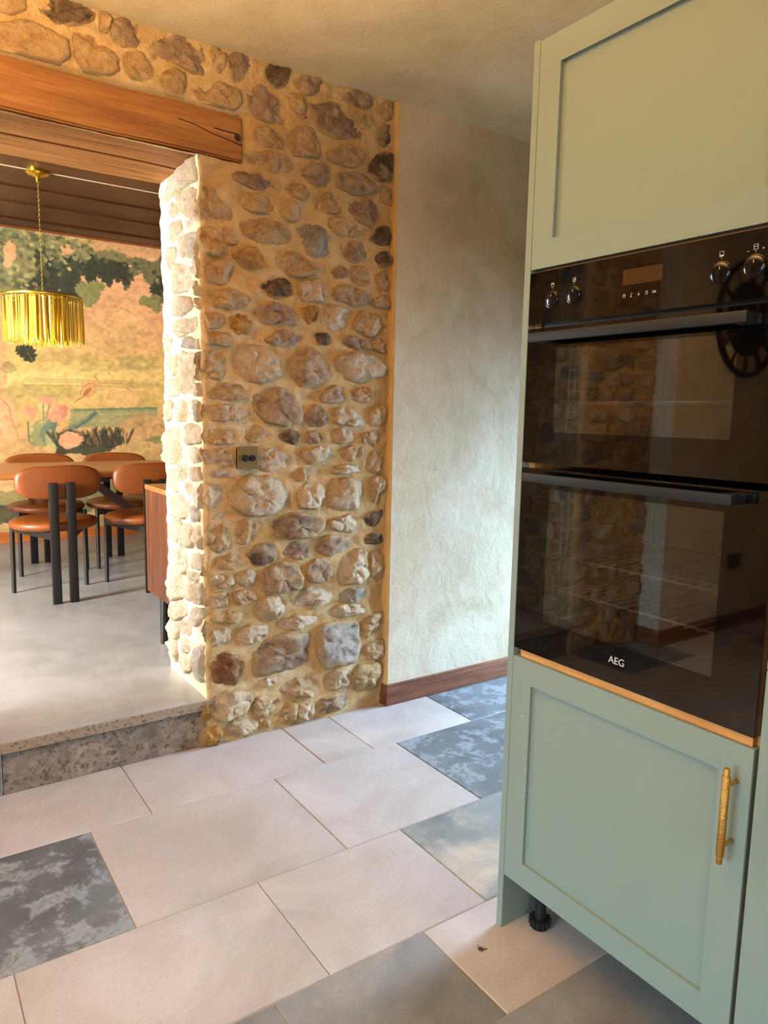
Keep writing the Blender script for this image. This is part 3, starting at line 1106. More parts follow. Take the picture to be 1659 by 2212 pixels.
for k, poly in enumerate(JP):
    seed += 1
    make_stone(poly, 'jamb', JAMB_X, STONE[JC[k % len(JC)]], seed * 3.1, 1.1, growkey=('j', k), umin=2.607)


def random_stones(frame, base, u0, u1, v0, v1, rowh=0.105):
    global seed
    v = v0
    while v < v1 - 0.04:
        h = min(rowh * rs.uniform(0.75, 1.25), v1 - v)
        u = u0
        while u < u1 - 0.04:
            w = min(rs.uniform(0.09, 0.21), u1 - u)
            if u1 - u - w < 0.06:
                w = u1 - u
            g = 0.013
            j = lambda: rs.uniform(-0.008, 0.008)
            poly = [(u + g + j(), v + g + j()), (u + w / 2, v + g + j()), (u + w - g + j(), v + g + j()), (u + w - g + j(), v + h - g + j()), (u + w / 2, v + h - g + j()), (u + g + j(), v + h - g + j())]
            seed += 1
            make_stone(poly, frame, base, STONE[rs.choice('oowwoppog')], seed * 3.1)
            u += w
        v += h


random_stones('face', FACE_Y, -1.14, -0.58, 0.02, 2.19)
random_stones('face', FACE_Y, -1.14, 0.26, 2.36, 2.54, 0.09)
random_stones('jamb2', -0.574, 2.61, 3.03, 0.21, 2.19)

kd = KDTree(len(OUTLINES))
for i, p in enumerate(OUTLINES):
    kd.insert(p, i)
kd.balance()


def mortar_h(p):
    d = kd.find(p)[2]
    return 0.008 * noise.noise((p[0] * 11, p[1] * 11, p[2] * 11)) + 0.005 * noise.noise((p[0] * 34, p[1] * 34, p[2] * 34)) + 0.009 * math.exp(-(d / 0.016) ** 2)


BEAM = (-0.78, 1.137, 2.197, 2.349)
def mortar_grid(path, z0, z1, dz):
    """path: list of (x, y, nx, ny)"""
    nz = int(round((z1 - z0) / dz))
    vs, fs = [], []
    m = len(path)
    for k in range(nz + 1):
        z = z0 + (z1 - z0) * k / nz
        for (x, y, nx_, ny_) in path:
            h = mortar_h((x, y, z))
            if BEAM[0] - 0.004 < x < BEAM[1] + 0.004 and BEAM[2] - 0.002 < z < BEAM[3] + 0.002:
                h = -0.045
            vs.append((x + nx_ * h, y + ny_ * h, z))
    for k in range(nz):
        for i in range(m - 1):
            fs.append((k * m + i, k * m + i + 1, (k + 1) * m + i + 1, (k + 1) * m + i))
    return vs, fs


def pier_path(xc, sgn, xend, yback=3.045, step=0.011, r=0.016):
    path = []
    y = yback
    n1 = int((yback - FACE_Y - r) / step)
    for i in range(n1):
        path.append((xc, yback - (yback - FACE_Y - r) * i / n1, -sgn, 0))
    for i in range(6):
        a = (PI / 2) * i / 5
        path.append((xc + sgn * (r - r * math.cos(a)), FACE_Y + r - r * math.sin(a), -sgn * math.cos(a), -math.sin(a)))
    n2 = int(abs(xend - xc - sgn * r) / step)
    for i in range(1, n2 + 1):
        path.append((xc + sgn * r + (xend - xc - sgn * r) * i / n2, FACE_Y, 0, -1))
    return path


_pp = pier_path(JAMB_X, 1, 1.797)
_ci = next(i for i, q in enumerate(_pp) if q[3] < -0.5)
vs, fs = mortar_grid(_pp[:_ci + 1], 0.0, 2.21, 0.011)
mesh_obj('reveal_mortar', vs, fs, M_mortar_daylit, wall_stone, True)
vs, fs = mortar_grid(_pp[_ci:], 0.0, 2.21, 0.011)
mesh_obj('mortar', vs, fs, M_mortar, wall_stone, True)
vs, fs = mortar_grid(pier_path(-0.574, -1, -1.15, step=0.02), 0.0, 2.21, 0.02)
mesh_obj('mortar', vs, [f[::-1] for f in fs], M_mortar, wall_stone, True)
up = [(-1.15 + (1.797 + 1.15) * i / 268, FACE_Y, 0, -1) for i in range(269)]
vs, fs = mortar_grid(up, 2.187, 2.556, 0.011)
mesh_obj('mortar', vs, fs, M_mortar, wall_stone, True)

# ---- oak lintel: two timbers side by side over the opening
lint = empty('oak_lintel', (0.18, 2.83, 2.197), 'heavy honey oak lintel of two timbers spanning the stone opening', 'beam')
rw = random.Random(5)
def timber(name, y0, y1):
    bm = bmesh.new()
    add_box(bm, BEAM[0], BEAM[1], y0, y1, BEAM[2], BEAM[3])
    bmesh.ops.subdivide_edges(bm, edges=[e for e in bm.edges if abs((e.verts[0].co - e.verts[1].co).x) > 0.5], cuts=24)
    bmesh.ops.bevel(bm, geom=[e for e in bm.edges if len(e.link_faces) == 2 and e.calc_face_angle(0) > 1], offset=0.006, segments=2, affect='EDGES')
    for v in bm.verts:
        v.co.z += 0.003 * noise.noise((v.co.x * 3, v.co.y * 4, 1))
        v.co.y += 0.002 * noise.noise((v.co.x * 4, v.co.z * 4, 9))
    bm_obj(name, bm, M_oak, lint, smooth_angle=40)
timber('timber', 2.606, 2.832)
timber('timber', 2.836, 3.066)
# shakes (drying cracks) in the timber: shallow dark slivers let into the faces
def shake(pts, w):
    bm = bmesh.new()
    for a, b in zip(pts, pts[1:]):
        add_bar(bm, a, b, w, 0.002, (0, 0, 1))
    bm_obj('shake', bm, M_dark, lint)
for y, w in ((2.715, 0.0016), (2.955, 0.002), (2.905, 0.0012)):
    pts = []
    x = 0.12
    yy = y
    while x < 0.95:
        pts.append((x, yy, 2.1975 + 0.003 * noise.noise((x * 3, yy * 4, 1))))
        x += rw.uniform(0.05, 0.12)
        yy += rw.uniform(-0.007, 0.007)
    shake(pts, w)
def shake_v(pts, w):
    bm = bmesh.new()
    for a, b in zip(pts, pts[1:]):
        add_bar(bm, a, b, w, 0.003, (0, 1, 0))
    bm_obj('shake', bm, M_dark, lint)
yf = 2.6055
shake_v([(0.90, yf, 2.292), (0.96, yf, 2.286), (1.02, yf, 2.270), (1.08, yf, 2.262), (1.134, yf, 2.252)], 0.0022)
shake_v([(1.03, yf, 2.290), (1.08, yf, 2.288), (1.115, yf, 2.288)], 0.003)
bm = bmesh.new()
add_lathe(bm, (1.118, 2.6075, 2.277), (0, -1, 0), [(0.013, 0), (0.013, 0.003), (0.010, 0.0034), (0.009, 0.0018), (0.004, 0.003), (0, 0.003)], 16)
bm_obj('knot', bm, M_dark_wood, lint, smooth=True)

# ================================================================== DINING ROOM
# ---- printed verdure wallpaper on the far wall (flat print, painted into a colour attribute)
def paint_mural():
    step = 6
    a = np.arange(-500, 1900, step, dtype=float)
    b = np.arange(150, 2950, step, dtype=float)
    A, Bb = np.meshgrid(a, b)
    rng = np.random.RandomState(4)

    def fbm(sx, sy, octv=4, seed=0):
        out = np.zeros_like(A)
        amp, tot = 1.0, 0.0
        r = np.random.RandomState(seed)
        for o in range(octv):
            gx, gy = int(2400 / sx * 2 ** o) + 3, int(2800 / sy * 2 ** o) + 3
            g = r.rand(gy, gx)
            x = (A + 500) / sx * 2 ** o
            y = (Bb - 150) / sy * 2 ** o
            x = np.clip(x, 0, gx - 2.001)
            y = np.clip(y, 0, gy - 2.001)
            i, j = x.astype(int), y.astype(int)
            fx, fy = x - i, y - j
            fx, fy = fx * fx * (3 - 2 * fx), fy * fy * (3 - 2 * fy)
            out += amp * (g[j, i] * (1 - fx) * (1 - fy) + g[j, i + 1] * fx * (1 - fy) + g[j + 1, i] * (1 - fx) * fy + g[j + 1, i + 1] * fx * fy)
            tot += amp
            amp *= 0.55
        return out / tot

    N1, N2, N3, N4 = fbm(240, 200, 5, 1), fbm(70, 60, 4, 2), fbm(34, 30, 3, 3), fbm(420, 60, 5, 5)
    stops = [(150, (206, 158, 96)), (500, (226, 164, 106)), (900, (232, 168, 104)), (1150, (230, 172, 98)), (1330, (218, 178, 92)), (1480, (240, 198, 108)), (1620, (224, 182, 92)), (1760, (212, 172, 92)), (1980, (212, 164, 96)), (2300, (196, 156, 92)), (2950, (180, 150, 88))]
    img = np.zeros(A.shape + (3,))
    bs = [s[0] for s in stops]
    for c in range(3):
        img[..., c] = np.interp(Bb + 60 * (N1 - 0.5), bs, [s[1][c] for s in stops])
    img *= (0.90 + 0.2 * N1)[..., None]

    def put(mask, col, k=1.0):
        m = np.clip(mask, 0, 1)[..., None] * k
        img[:] = img * (1 - m) + np.array(col, float) * m

    def blob(cx, cy, rx, ry, col, k=1.0, wob=0.55, soft=6.0, ang=0.0, nz=None):
        nz = (0.6 * N2 + 0.4 * N3) if nz is None else nz
        ca, sa = math.cos(ang), math.sin(ang)
        dx, dy = A - cx, Bb - cy
        u, v = (dx * ca + dy * sa) / rx, (-dx * sa + dy * ca) / ry
        d = np.sqrt(u * u + v * v) + (nz - 0.5) * wob * 2
        put((1.0 - d) * soft + 0.5, col, k)

    def leaf(cx, cy, ln, ang, col, lobes=4, w=0.42):
        i0, i1 = max(int((cx - ln + 500) / step) - 1, 0), min(int((cx + ln + 500) / step) + 2, A.shape[1])
        j0, j1 = max(int((cy - ln - 150) / step) - 1, 0), min(int((cy + ln - 150) / step) + 2, A.shape[0])
        if i1 <= i0 or j1 <= j0:
            return
        ca, sa = math.cos(ang), math.sin(ang)
        dx, dy = A[j0:j1, i0:i1] - cx, Bb[j0:j1, i0:i1] - cy
        u, v = (dx * ca + dy * sa) / ln, (-dx * sa + dy * ca) / ln
        prof = w * np.sqrt(np.clip(np.sin(np.clip(u, 0, 1) * PI), 0, 1)) * (0.58 + 0.42 * np.abs(np.cos(u * PI * lobes)))
        m_ = np.clip(np.where((u > 0) & (u < 1), (prof - np.abs(v)) * ln / 7 + 0.5, 0), 0, 1)[..., None]
        m_ = m_ * (1 - 0.35 * (np.abs(v) < 0.025)[..., None])
        img[j0:j1, i0:i1] = img[j0:j1, i0:i1] * (1 - m_) + np.array(col, float) * m_

    def line(pts, w, col, k=1.0):
        for (x0, y0), (x1, y1) in zip(pts, pts[1:]):
            L = math.hypot(x1 - x0, y1 - y0) + 1e-6
            t = np.clip(((A - x0) * (x1 - x0) + (Bb - y0) * (y1 - y0)) / L ** 2, 0, 1)
            d = np.hypot(A - x0 - t * (x1 - x0), Bb - y0 - t * (y1 - y0))
            put((w - d) / 6 + 0.5, col, k)

    OL, OL2, DK, TE, PK = (132, 124, 76), (112, 110, 70), (62, 64, 48), (112, 130, 104), (222, 150, 104)
    # misty middle distance
    for cx, cy, rx, ry, k in ((450, 1290, 330, 50, 0.5), (1130, 1330, 170, 90, 0.5), (900, 1100, 260, 160, 0.22), (330, 1600, 420, 60, 0.5), (180, 1650, 330, 110, 0.5), (1180, 1560, 330, 26, 0.5), (800, 1380, 600, 34, 0.35)):
        blob(cx, cy, rx, ry, (164, 146, 84), k * 0.75, 0.6, 1.8)
    for y in (1490, 1510, 1545):
        line([(180, y), (620, y + 14), (1150, y + 26)], 4, (150, 132, 72), 0.6)
    line([(960, 860), (1010, 815), (1100, 855)], 6, (150, 130, 70), 0.5)
    blob(1030, 1050, 160, 140, (214, 170, 100), 0.4, 0.4, 2)
    # hill and water
    blob(1010, 1680, 150, 120, (238, 186, 106), 0.8, 0.2, 5)
    line([(870, 1690), (900, 1610), (970, 1570), (1050, 1580), (1110, 1630)], 4, (196, 130, 70), 0.8)
    wm = ((Bb > 1772 + 10 * (N2 - 0.5)) & (Bb < 1975 + 90 * (N1 - 0.5)) & (A > 560 + 120 * (N2 - 0.5)) & (A < 1330)).astype(float)
    put(wm, (142, 146, 100), 0.75)
    line([(600, 1782), (1320, 1785)], 12, (104, 124, 96), 0.7)
    line([(780, 1830), (1300, 1826)], 5, (206, 182, 116), 0.5)
    # bank with dry grass at the right
    blob(1250, 1980, 260, 130, (206, 156, 92), 0.9, 0.5, 5)
    for k in range(18):
        x = 1100 + 8 * k
        line([(1180, 1960), (x - 20, 1820 + abs(k - 9) * 10)], 2.5, (176, 128, 66), 0.7)
    for x0, s in ((1220, -1), (1270, 1)):
        line([(1245, 2180), (x0, 2040), (x0 + 20 * s, 1980), (x0 + 55 * s, 1945), (x0 + 95 * s, 1955), (x0 + 115 * s, 1990)], 3, (128, 104, 60), 0.7)
    # canopy of the big tree
    for cx, cy, rx, ry in ((60, 330, 330, 170), (300, 360, 250, 170), (560, 330, 190, 110), (740, 390, 200, 80), (930, 360, 160, 70), (120, 640, 170, 120), (30, 520, 140, 200), (260, 560, 120, 130), (-200, 450, 260, 320)):
        blob(cx, cy, rx, ry, OL, 0.95, 0.55, 7)
    for cx, cy, rx, ry in ((1330, 450, 150, 120), (1180, 380, 120, 50), (1380, 620, 80, 120), (1100, 470, 80, 60), (1600, 500, 240, 300)):
        blob(cx, cy, rx, ry, OL2, 0.9, 0.6, 7)
    put((N3 - 0.58) * 8 * ((Bb < 820) & (A < 800)), (160, 158, 92), 0.55)
    put((0.40 - N3) * 8 * ((Bb < 820) & (A < 800) & (img[..., 0] < 190)), (74, 84, 58), 0.6)
    for cx, cy, rx, ry in ((80, 390, 46, 90), (545, 315, 62, 44), (60, 480, 40, 60)):
        blob(cx, cy, rx, ry, (228, 166, 106), 1, 0.5, 7)
    line([(390, 440), (450, 405), (500, 370), (560, 350)], 9, (224, 162, 102))
    for cx, cy, rx, ry in ((500, 470, 150, 60), (450, 560, 90, 70), (330, 440, 60, 110), (740, 440, 120, 50), (900, 440, 130, 60), (320, 690, 130, 70), (560, 600, 60, 70), (1390, 590, 50, 60), (1030, 480, 60, 60)):
        blob(cx, cy, rx, ry, DK, 0.95, 0.6, 8)
    rl = random.Random(21)
    for cx, cy, rx, ry in ((500, 470, 150, 60), (450, 560, 90, 70), (740, 440, 120, 50), (900, 440, 130, 60), (320, 690, 120, 60), (560, 600, 60, 70), (1390, 590, 50, 60), (1030, 480, 60, 60)):
        for q in range(16):
            an = rl.uniform(0, 2 * PI)
            leaf(cx + rx * 0.75 * math.cos(an), cy + ry * 0.75 * math.sin(an), rl.uniform(50, 100), an * 0.5 + rl.uniform(0.3, 1.4), DK)
    for q in range(520):
        cx, cy = rl.uniform(-500, 720), rl.uniform(190, 800)
        i, j = int((cx + 500) / step), int((cy - 150) / step)
        if img[j, i, 0] > 185:
            continue
        k = rl.uniform(0.75, 1.3)
        leaf(cx, cy, rl.uniform(22, 60), rl.uniform(0.0, 3.1), [min(255, v * k) for v in rl.choice([OL, OL2, (120, 122, 80), (148, 140, 90), (96, 104, 74)])])
    for q in range(260):
        cx, cy = rl.uniform(640, 1880), rl.uniform(190, 860)
        i, j = int((cx + 500) / step), int((cy - 150) / step)
        if img[j, i, 0] > 180:
            continue
        k = rl.uniform(0.8, 1.25)
        leaf(cx, cy, rl.uniform(22, 56), rl.uniform(0.0, 3.1), [min(255, v * k) for v in rl.choice([OL2, (100, 102, 68), (136, 128, 80), (84, 88, 60)])])
    for q in range(200):
        cx, cy = rl.uniform(300, 980), rl.uniform(400, 760)
        i, j = int((cx + 500) / step), int((cy - 150) / step)
        if img[j, i, 0] > 110:
            continue
        leaf(cx, cy, rl.uniform(40, 80), rl.uniform(0.4, 2.4), rl.choice([(54, 58, 44), (70, 74, 54), (80, 82, 58), (62, 66, 50)]))
    for cx, cy, ln, an in ((380, 590, 150, 0.5), (700, 430, 170, 1.2), (770, 400, 150, 1.6), (820, 430, 190, 1.05), (860, 470, 140, 0.4), (540, 560, 210, 1.6), (600, 520, 170, 1.9), (480, 600, 110, 1.1), (350, 680, 130, 0.4), (960, 420, 150, 1.0), (1300, 560, 140, 1.2), (130, 1200, 120, 0.9), (180, 1190, 170, 1.1), (150, 1210, 110, 0.2)):
        leaf(cx, cy, ln, an, DK)
    for cx, cy, ln, an in ((720, 610, 140, 0.3), (710, 620, 170, 1.0), (720, 620, 210, 1.6), (700, 610, 130, 2.3), (760, 640, 110, -0.2), (1230, 700, 120, 0.9), (1250, 690, 110, 2.3), (1330, 720, 130, 1.5), (1280, 690, 100, 0.2)):
        leaf(cx, cy, ln, an, (138, 136, 76))
    line([(1250, 720), (1330, 700), (1420, 720)], 4, (120, 104, 60))
    # crane standing on the shore
    blob(725, 1600, 52, 92, (224, 158, 88), 1, 0.12, 8, 0.5)
    line([(770, 1560), (808, 1545), (790, 1500), (765, 1470), (775, 1450)], 8, (214, 150, 82))
    line([(640, 1640), (665, 1570), (720, 1530)], 4, (176, 104, 54))
    line([(720, 1610), (680, 1650), (590, 1710)], 6, (182, 112, 58), 0.8)
    blob(700, 1615, 20, 46, (170, 104, 54), 0.8, 0.3, 6, 0.8)
    # flowers and broad leaves at the left
    blob(20, 1830, 100, 190, (232, 160, 104), 0.9, 0.3, 5)
    line([(0, 1660), (60, 1720), (95, 1860), (140, 2010)], 4, (184, 104, 60), 0.8)
    blob(0, 1350, 70, 210, (226, 158, 104), 0.8, 0.6, 6)
    blob(60, 1400, 60, 50, (136, 128, 76), 0.6, 0.7, 6)
    blob(330, 1990, 95, 130, (146, 150, 96), 0.9, 0.5, 6)
    blob(380, 1960, 60, 110, TE, 0.95, 0.45, 7, 0.3)
    blob(410, 2060, 50, 100, (170, 170, 112), 0.9, 0.4, 7, -0.4)
    line([(340, 1870), (335, 1720)], 6, TE)
    line([(355, 1860), (395, 1710)], 6, TE)
    line([(225, 2060), (215, 1880)], 6, (96, 116, 84))
    line([(420, 1980), (445, 1890)], 6, (96, 116, 84))
    line([(560, 1960), (690, 1890), (770, 1820)], 26, TE, 0.9)
    line([(600, 1950), (720, 1870), (770, 1815)], 5, (58, 84, 80))
    for cx, cy, r in ((330, 1685, 34), (388, 1690, 36), (215, 1780, 56), (455, 1800, 84)):
        blob(cx, cy, r, r, PK, 1, 0.45, 7)
    blob(500, 1790, 36, 60, (198, 118, 82), 0.7, 0.5, 6)
    # dark undergrowth
    for cx, cy, rx, ry in ((560, 2030, 110, 60), (720, 2080, 160, 60), (880, 2100, 130, 60), (490, 2120, 60, 70), (700, 2160, 260, 50)):
        blob(cx, cy, rx, ry, DK, 0.92, 0.55, 8)
    for k in range(70):
        x = 450 + 8.6 * k + rng.uniform(-8, 8)
        leaf(x, 2120 + rng.uniform(-10, 20), rng.uniform(70, 190), -PI / 2 + rng.uniform(-0.6, 0.6), DK if k % 4 else (132, 98, 62), 1, 0.10)
    blob(560, 2070, 95, 85, (228, 160, 108), 1, 0.5, 7)
    blob(1330, 2110, 120, 40, (134, 132, 76), 0.8, 0.6, 6)
    for cx, cy, rx, ry, c in ((120, 2480, 240, 220, OL), (60, 2420, 90, 90, (226, 178, 110)), (420, 2420, 200, 160, OL2), (760, 2480, 260, 140, OL), (1000, 2330, 160, 90, (214, 166, 104)), (700, 2330, 130, 60, DK), (80, 2700, 200, 90, DK), (500, 2700, 300, 90, OL2), (1000, 2650, 300, 120, OL)):
        blob(cx, cy, rx, ry, c, 0.8, 0.6, 6)
    # linen weave and age
    img *= (0.80 + 0.26 * N3 + 0.14 * N2)[..., None]
    img *= (1 + 0.05 * np.sin(A * 0.42) * np.sin(Bb * 0.42) + 0.05 * (rng.rand(*A.shape) - 0.5) + 0.10 * (N4 - 0.5))[..., None]
    return a, b, np.clip(img, 0, 255)


ma, mb_, mimg = paint_mural()
def mural_pos(a, b):
    u = a / 1430.0
    x = 0.8424 - 0.0000412 * (b - 200) + u * (1.2965 + 0.0000353 * (b - 200))
    z = 2.676 - 0.0009 * (b - 200) + u * (0.030 + 0.00002 * (b - 200))
    return x, min(z, 2.682)
na, nb = len(ma), len(mb_)
cols_a = [(-500 - 30 * k, 30 * k // 6 % na) for k in range(105, 0, -1)] + [(ma[i], i) for i in range(na)] + [(1894 + 30 * k, na - 1 - (30 * k // 6 % na)) for k in range(1, 62)]
verts, colr = [], []
for j in range(nb):
    for (aa, i) in cols_a:
        x, z = mural_pos(aa, mb_[j])
        z = max(z, 0.277) if j < nb - 1 else 0.277
        verts.append((min(max(x, -2.415), 4.595), 6.577, z))
        colr.append(mimg[j, i])
m = len(cols_a)
faces = [(j * m + i, (j + 1) * m + i, (j + 1) * m + i + 1, j * m + i + 1) for j in range(nb - 1) for i in range(m - 1)]
mt = NT('printed_wallpaper', 0.8, 0, 0.2)
_at = mt.node('ShaderNodeAttribute', attribute_name='print')
_hs = mt.node('ShaderNodeHueSaturation')
_hs.inputs['Saturation'].default_value = 0.92
_hs.inputs['Value'].default_value = 0.97
mt.l.new(_at.outputs['Color'], _hs.inputs['Color'])
mt.color(_hs.outputs[0])
mural = mesh_obj('wallpaper_mural', verts, faces, mt.m)
ca = mural.data.color_attributes.new('print', 'FLOAT_COLOR', 'POINT')
lin = np.array(colr) / 255.0
lin = np.where(lin <= 0.04045, lin / 12.92, ((lin + 0.055) / 1.055) ** 2.4)
ca.data.foreach_set('color', np.concatenate([lin, np.ones((len(lin), 1))], 1).astype(np.float32).ravel())
tag(mural, 'tapestry style wallpaper printed with leafy trees, flowers and a wading bird', 'wallpaper')

# ---- chairs
def pill_back(w, h, d, n=28, m=14):
    """padded pill-shaped backrest, curved round the sitter; local x across, z up, front +y."""
    vs, fs = [], []
    def outline(t):
        r = h / 2
        L = w / 2 - r
        a = 2 * PI * t
        sx = math.copysign(abs(math.cos(a)) ** 0.55, math.cos(a))
        sz = math.copysign(abs(math.sin(a)) ** 0.62, math.sin(a))
        return sx * (L + r), sz * r * (1 - 0.10 * abs(sx) ** 2)
    rings = []
    prof = []
    for k in range(m + 1):
        ph = -PI / 2 + PI * k / m
        prof.append((math.copysign(abs(math.cos(ph)) ** 0.55, math.cos(ph)), math.copysign(abs(math.sin(ph)) ** 0.8, math.sin(ph)) * d / 2))
    for s, y in prof:
        for i in range(n):
            cx, cz = outline(i / n)
            inset = (1 - s) * min(d * 0.55, h / 2)
            k = s if s < 0.02 else 1 - (1 - s) * 0.35
            x, z = cx * k, cz * k
            if s < 0.02:
                x = z = 0
            vs.append((x, y + 0.40 * x * x, z))
    for k in range(m):
        for i in range(n):
            j = (i + 1) % n
            fs.append((k * n + i, k * n + j, (k + 1) * n + j, (k + 1) * n + i))
    return vs, fs


def make_chair(label):
    c = bpy.data.objects.new('dining_chair', None)
    COL.objects.link(c)
    OFF[c.name] = Vector((0, 0, 0))
    tag(c, label, 'chair', 'tan leather dining chairs round the table')
    bm = bmesh.new()
    prof = [(0, 0.408), (0.86, 0.408), (0.95, 0.416), (1.0, 0.434), (0.985, 0.450), (0.93, 0.462), (0.80, 0.470), (0.5, 0.474), (0, 0.475)]
    add_lathe(bm, (0, 0, 0), (0, 0, 1), prof, 48)
    for v in bm.verts:
        v.co.x *= 0.243
        v.co.y = v.co.y * 0.225 + 0.235
    bm_obj('seat', bm, M_leather, c, smooth=True)
    vs, fs = pill_back(0.462, 0.198, 0.054, 40, 14)
    vs = [(x, y + 0.05, z + 0.69) for x, y, z in vs]
    bm = bmesh.new()
    bv = [bm.verts.new(v) for v in vs]
    for f in fs:
        bm.faces.new([bv[i] for i in f])
    bmesh.ops.remove_doubles(bm, verts=bm.verts, dist=0.0005)
    bm_obj('backrest', bm, M_leather, c, smooth=True)
    for s in (-1, 1):
        bm = bmesh.new()
        add_box(bm, s * 0.0455 - 0.024, s * 0.0455 + 0.024, -0.016, 0.014, 0, 0.692, 0.003)
        bm_obj('back_post', bm, M_black_wood, c, smooth_angle=35)
        bm = bmesh.new()
        add_cyl(bm, (s * 0.208, 0.395, 0), (s * 0.205, 0.385, 0.42), 0.0125, 0.0135, 18)
        bm_obj('leg', bm, M_black_wood, c, smooth_angle=40)
        bm = bmesh.new()
        add_bar(bm, (s * 0.045, 0.0, 0.386), (s * 0.205, 0.385, 0.398), 0.022, 0.040)
        bm_obj('seat_rail', bm, M_black_wood, c)
    bm = bmesh.new()
    add_bar(bm, (-0.205, 0.385, 0.398), (0.205, 0.385, 0.398), 0.022, 0.036)
    bm_obj('seat_rail', bm, M_black_wood, c)
    return c


CH = [
    (0.807, 4.375, 0.02, 'tan leather dining chair seen from behind, two black posts up its back, fully in view'),
    (1.333, 4.385, -0.02, 'tan leather dining chair with its back to us, partly hidden by the wooden sideboard'),
    (0.884, 5.62, PI + 0.05, 'tan leather dining chair across the table below the fringed brass lamp'),
    (1.392, 5.615, PI, 'tan leather dining chair across the table beside the stone pillar'),
]
proto = make_chair(CH[0][3])
for i, (x, y, rz, lab) in enumerate(CH):
    c = proto if i == 0 else copy_tree(proto)
    c.location = (x, y, ZD)
    c.rotation_euler = (0, 0, rz)
    c['label'] = lab

# ---- table
tb = empty('dining_table', (0.9, 4.915, ZD), 'long walnut dining table with slanting dark legs between the leather chairs', 'table')
box('tabletop', -0.5, 2.3, 4.48, 5.355, ZD + 0.705, ZD + 0.74, M_table, tb, 0.006)
for sx, xt, xb in ((1, 1.02, 1.86), (-1, 0.10, -0.7)):
    for yy in (-1, 1):
        bm = bmesh.new()
        add_bar(bm, (xt, 4.94 + yy * 0.035, ZD + 0.70), (xb, 4.94 + yy * 0.10, ZD + 0.012), 0.045, 0.045, (0, 1, 0))
        bm_obj('leg', bm, M_dark_wood, tb)
    box('cross_rail', min(xt, xt + 0.1 * sx), max(xt, xt + 0.1 * sx), 4.60, 5.23, ZD + 0.665, ZD + 0.704, M_dark_wood, tb)

# ---- sideboard against the back of the stone wall
sb = empty('sideboard', (1.7, 3.26, ZD), 'walnut sideboard on tapered black legs behind the stone pillar', 'sideboard')
SX0, SX1, SY0, SY1, SZ0, SZ1 = 1.0, 2.5, 3.075, 3.442, 0.44, 0.95
box('end_panel', SX0, SX0 + 0.022, SY0, SY1, SZ0, SZ1 - 0.022, M_sideboard, sb, 0.002)
box('end_panel', SX1 - 0.022, SX1, SY0, SY1, SZ0, SZ1 - 0.022, M_sideboard, sb, 0.002)
box('top', SX0 - 0.002, SX1 + 0.002, SY0, SY1 + 0.004, SZ1 - 0.022, SZ1, M_table, sb, 0.003)
box('carcass', SX0 + 0.022, SX1 - 0.022, SY0, SY1 - 0.03, SZ0 + 0.002, SZ1 - 0.022, M_sideboard, sb)
for k in range(3):
    w = (SX1 - SX0 - 0.044) / 3
    d = box('door', SX0 + 0.024 + w * k, SX0 + 0.020 + w * (k + 1), SY1 - 0.029, SY1 - 0.008, SZ0 + 0.006, SZ1 - 0.026, M_sideboard, sb, 0.002)
    box('door_pull', SX0 + 0.024 + w * k + w - 0.05, SX0 + 0.024 + w * k + w - 0.035, SY1 - 0.008, SY1 + 0.008, 0.62, 0.76, M_black, d, 0.002)
for lx in (SX0 + 0.062, SX1 - 0.075):
    for ly in (SY0 + 0.05, SY1 - 0.075):
        bm = bmesh.new()
        sx = 0.012 if lx > 1.5 else -0.012
        add_cyl(bm, (lx + sx, ly, ZD), (lx, ly, SZ0 + 0.004), 0.016, 0.027, 20)
        bm_obj('leg', bm, M_black_wood, sb, smooth_angle=40)

# ---- pendant with a fringe of brass blades
LX, LY = 0.872, 5.08
pd = empty('pendant_lamp', (LX, LY, 2.7215), 'round brass pendant lamp with a fringe of hanging metal blades', 'lamp')
bm = bmesh.new()
add_lathe(bm, (LX, LY, 2.7215), (0, 0, -1), [(0.0, 0), (0.068, 0), (0.068, 0.010), (0.060, 0.018), (0.03, 0.024), (0.014, 0.034), (0.012, 0.06), (0, 0.06)], 32)
bm_obj('ceiling_rose', bm, M_brass_lamp, pd, smooth_angle=40)
ZR = 1.985
bm = bmesh.new()
for k in range(46):
    z0 = 2.66 - (2.66 - ZR) * k / 46
    z1 = 2.66 - (2.66 - ZR) * (k + 1) / 46
    a = 0.004
    pts = []
    for q in range(9):
        t = 2 * PI * q / 8
        if k % 2:
            pts.append((LX + a * math.cos(t), LY, (z0 + z1) / 2 + (z0 - z1) * 0.62 * math.sin(t)))
        else:
            pts.append((LX, LY + a * math.cos(t), (z0 + z1) / 2 + (z0 - z1) * 0.62 * math.sin(t)))
    add_tube(bm, pts, 0.0014, 5)
bm_obj('chain', bm, M_brass_lamp, pd, smooth=True)
RR = 0.232
def ring(name, r, z, h, t):
    bm = bmesh.new()
    add_lathe(bm, (LX, LY, z), (0, 0, 1), [(r - t, 0), (r, 0), (r + 0.002, h / 2), (r, h), (r - t, h), (r - t, 0)], 64)
    return bm_obj(name, bm, M_brass_lamp, pd, smooth_angle=40)
ring('ring', RR, ZR - 0.014, 0.014, 0.006)
ring('inner_ring', 0.15, ZR - 0.012, 0.010, 0.006)
bm = bmesh.new()
for k in range(3):
    a = 2 * PI * k / 3 + 0.3
    add_cyl(bm, (LX, LY, ZR + 0.012), (LX + RR * math.cos(a), LY + RR * math.sin(a), ZR - 0.006), 0.003, n=8)
add_cyl(bm, (LX, LY, ZR - 0.09), (LX, LY, ZR + 0.02), 0.014, n=16)
bm_obj('spider', bm, M_brass_lamp, pd, smooth_angle=40)
blade_me = None
rb = random.Random(9)
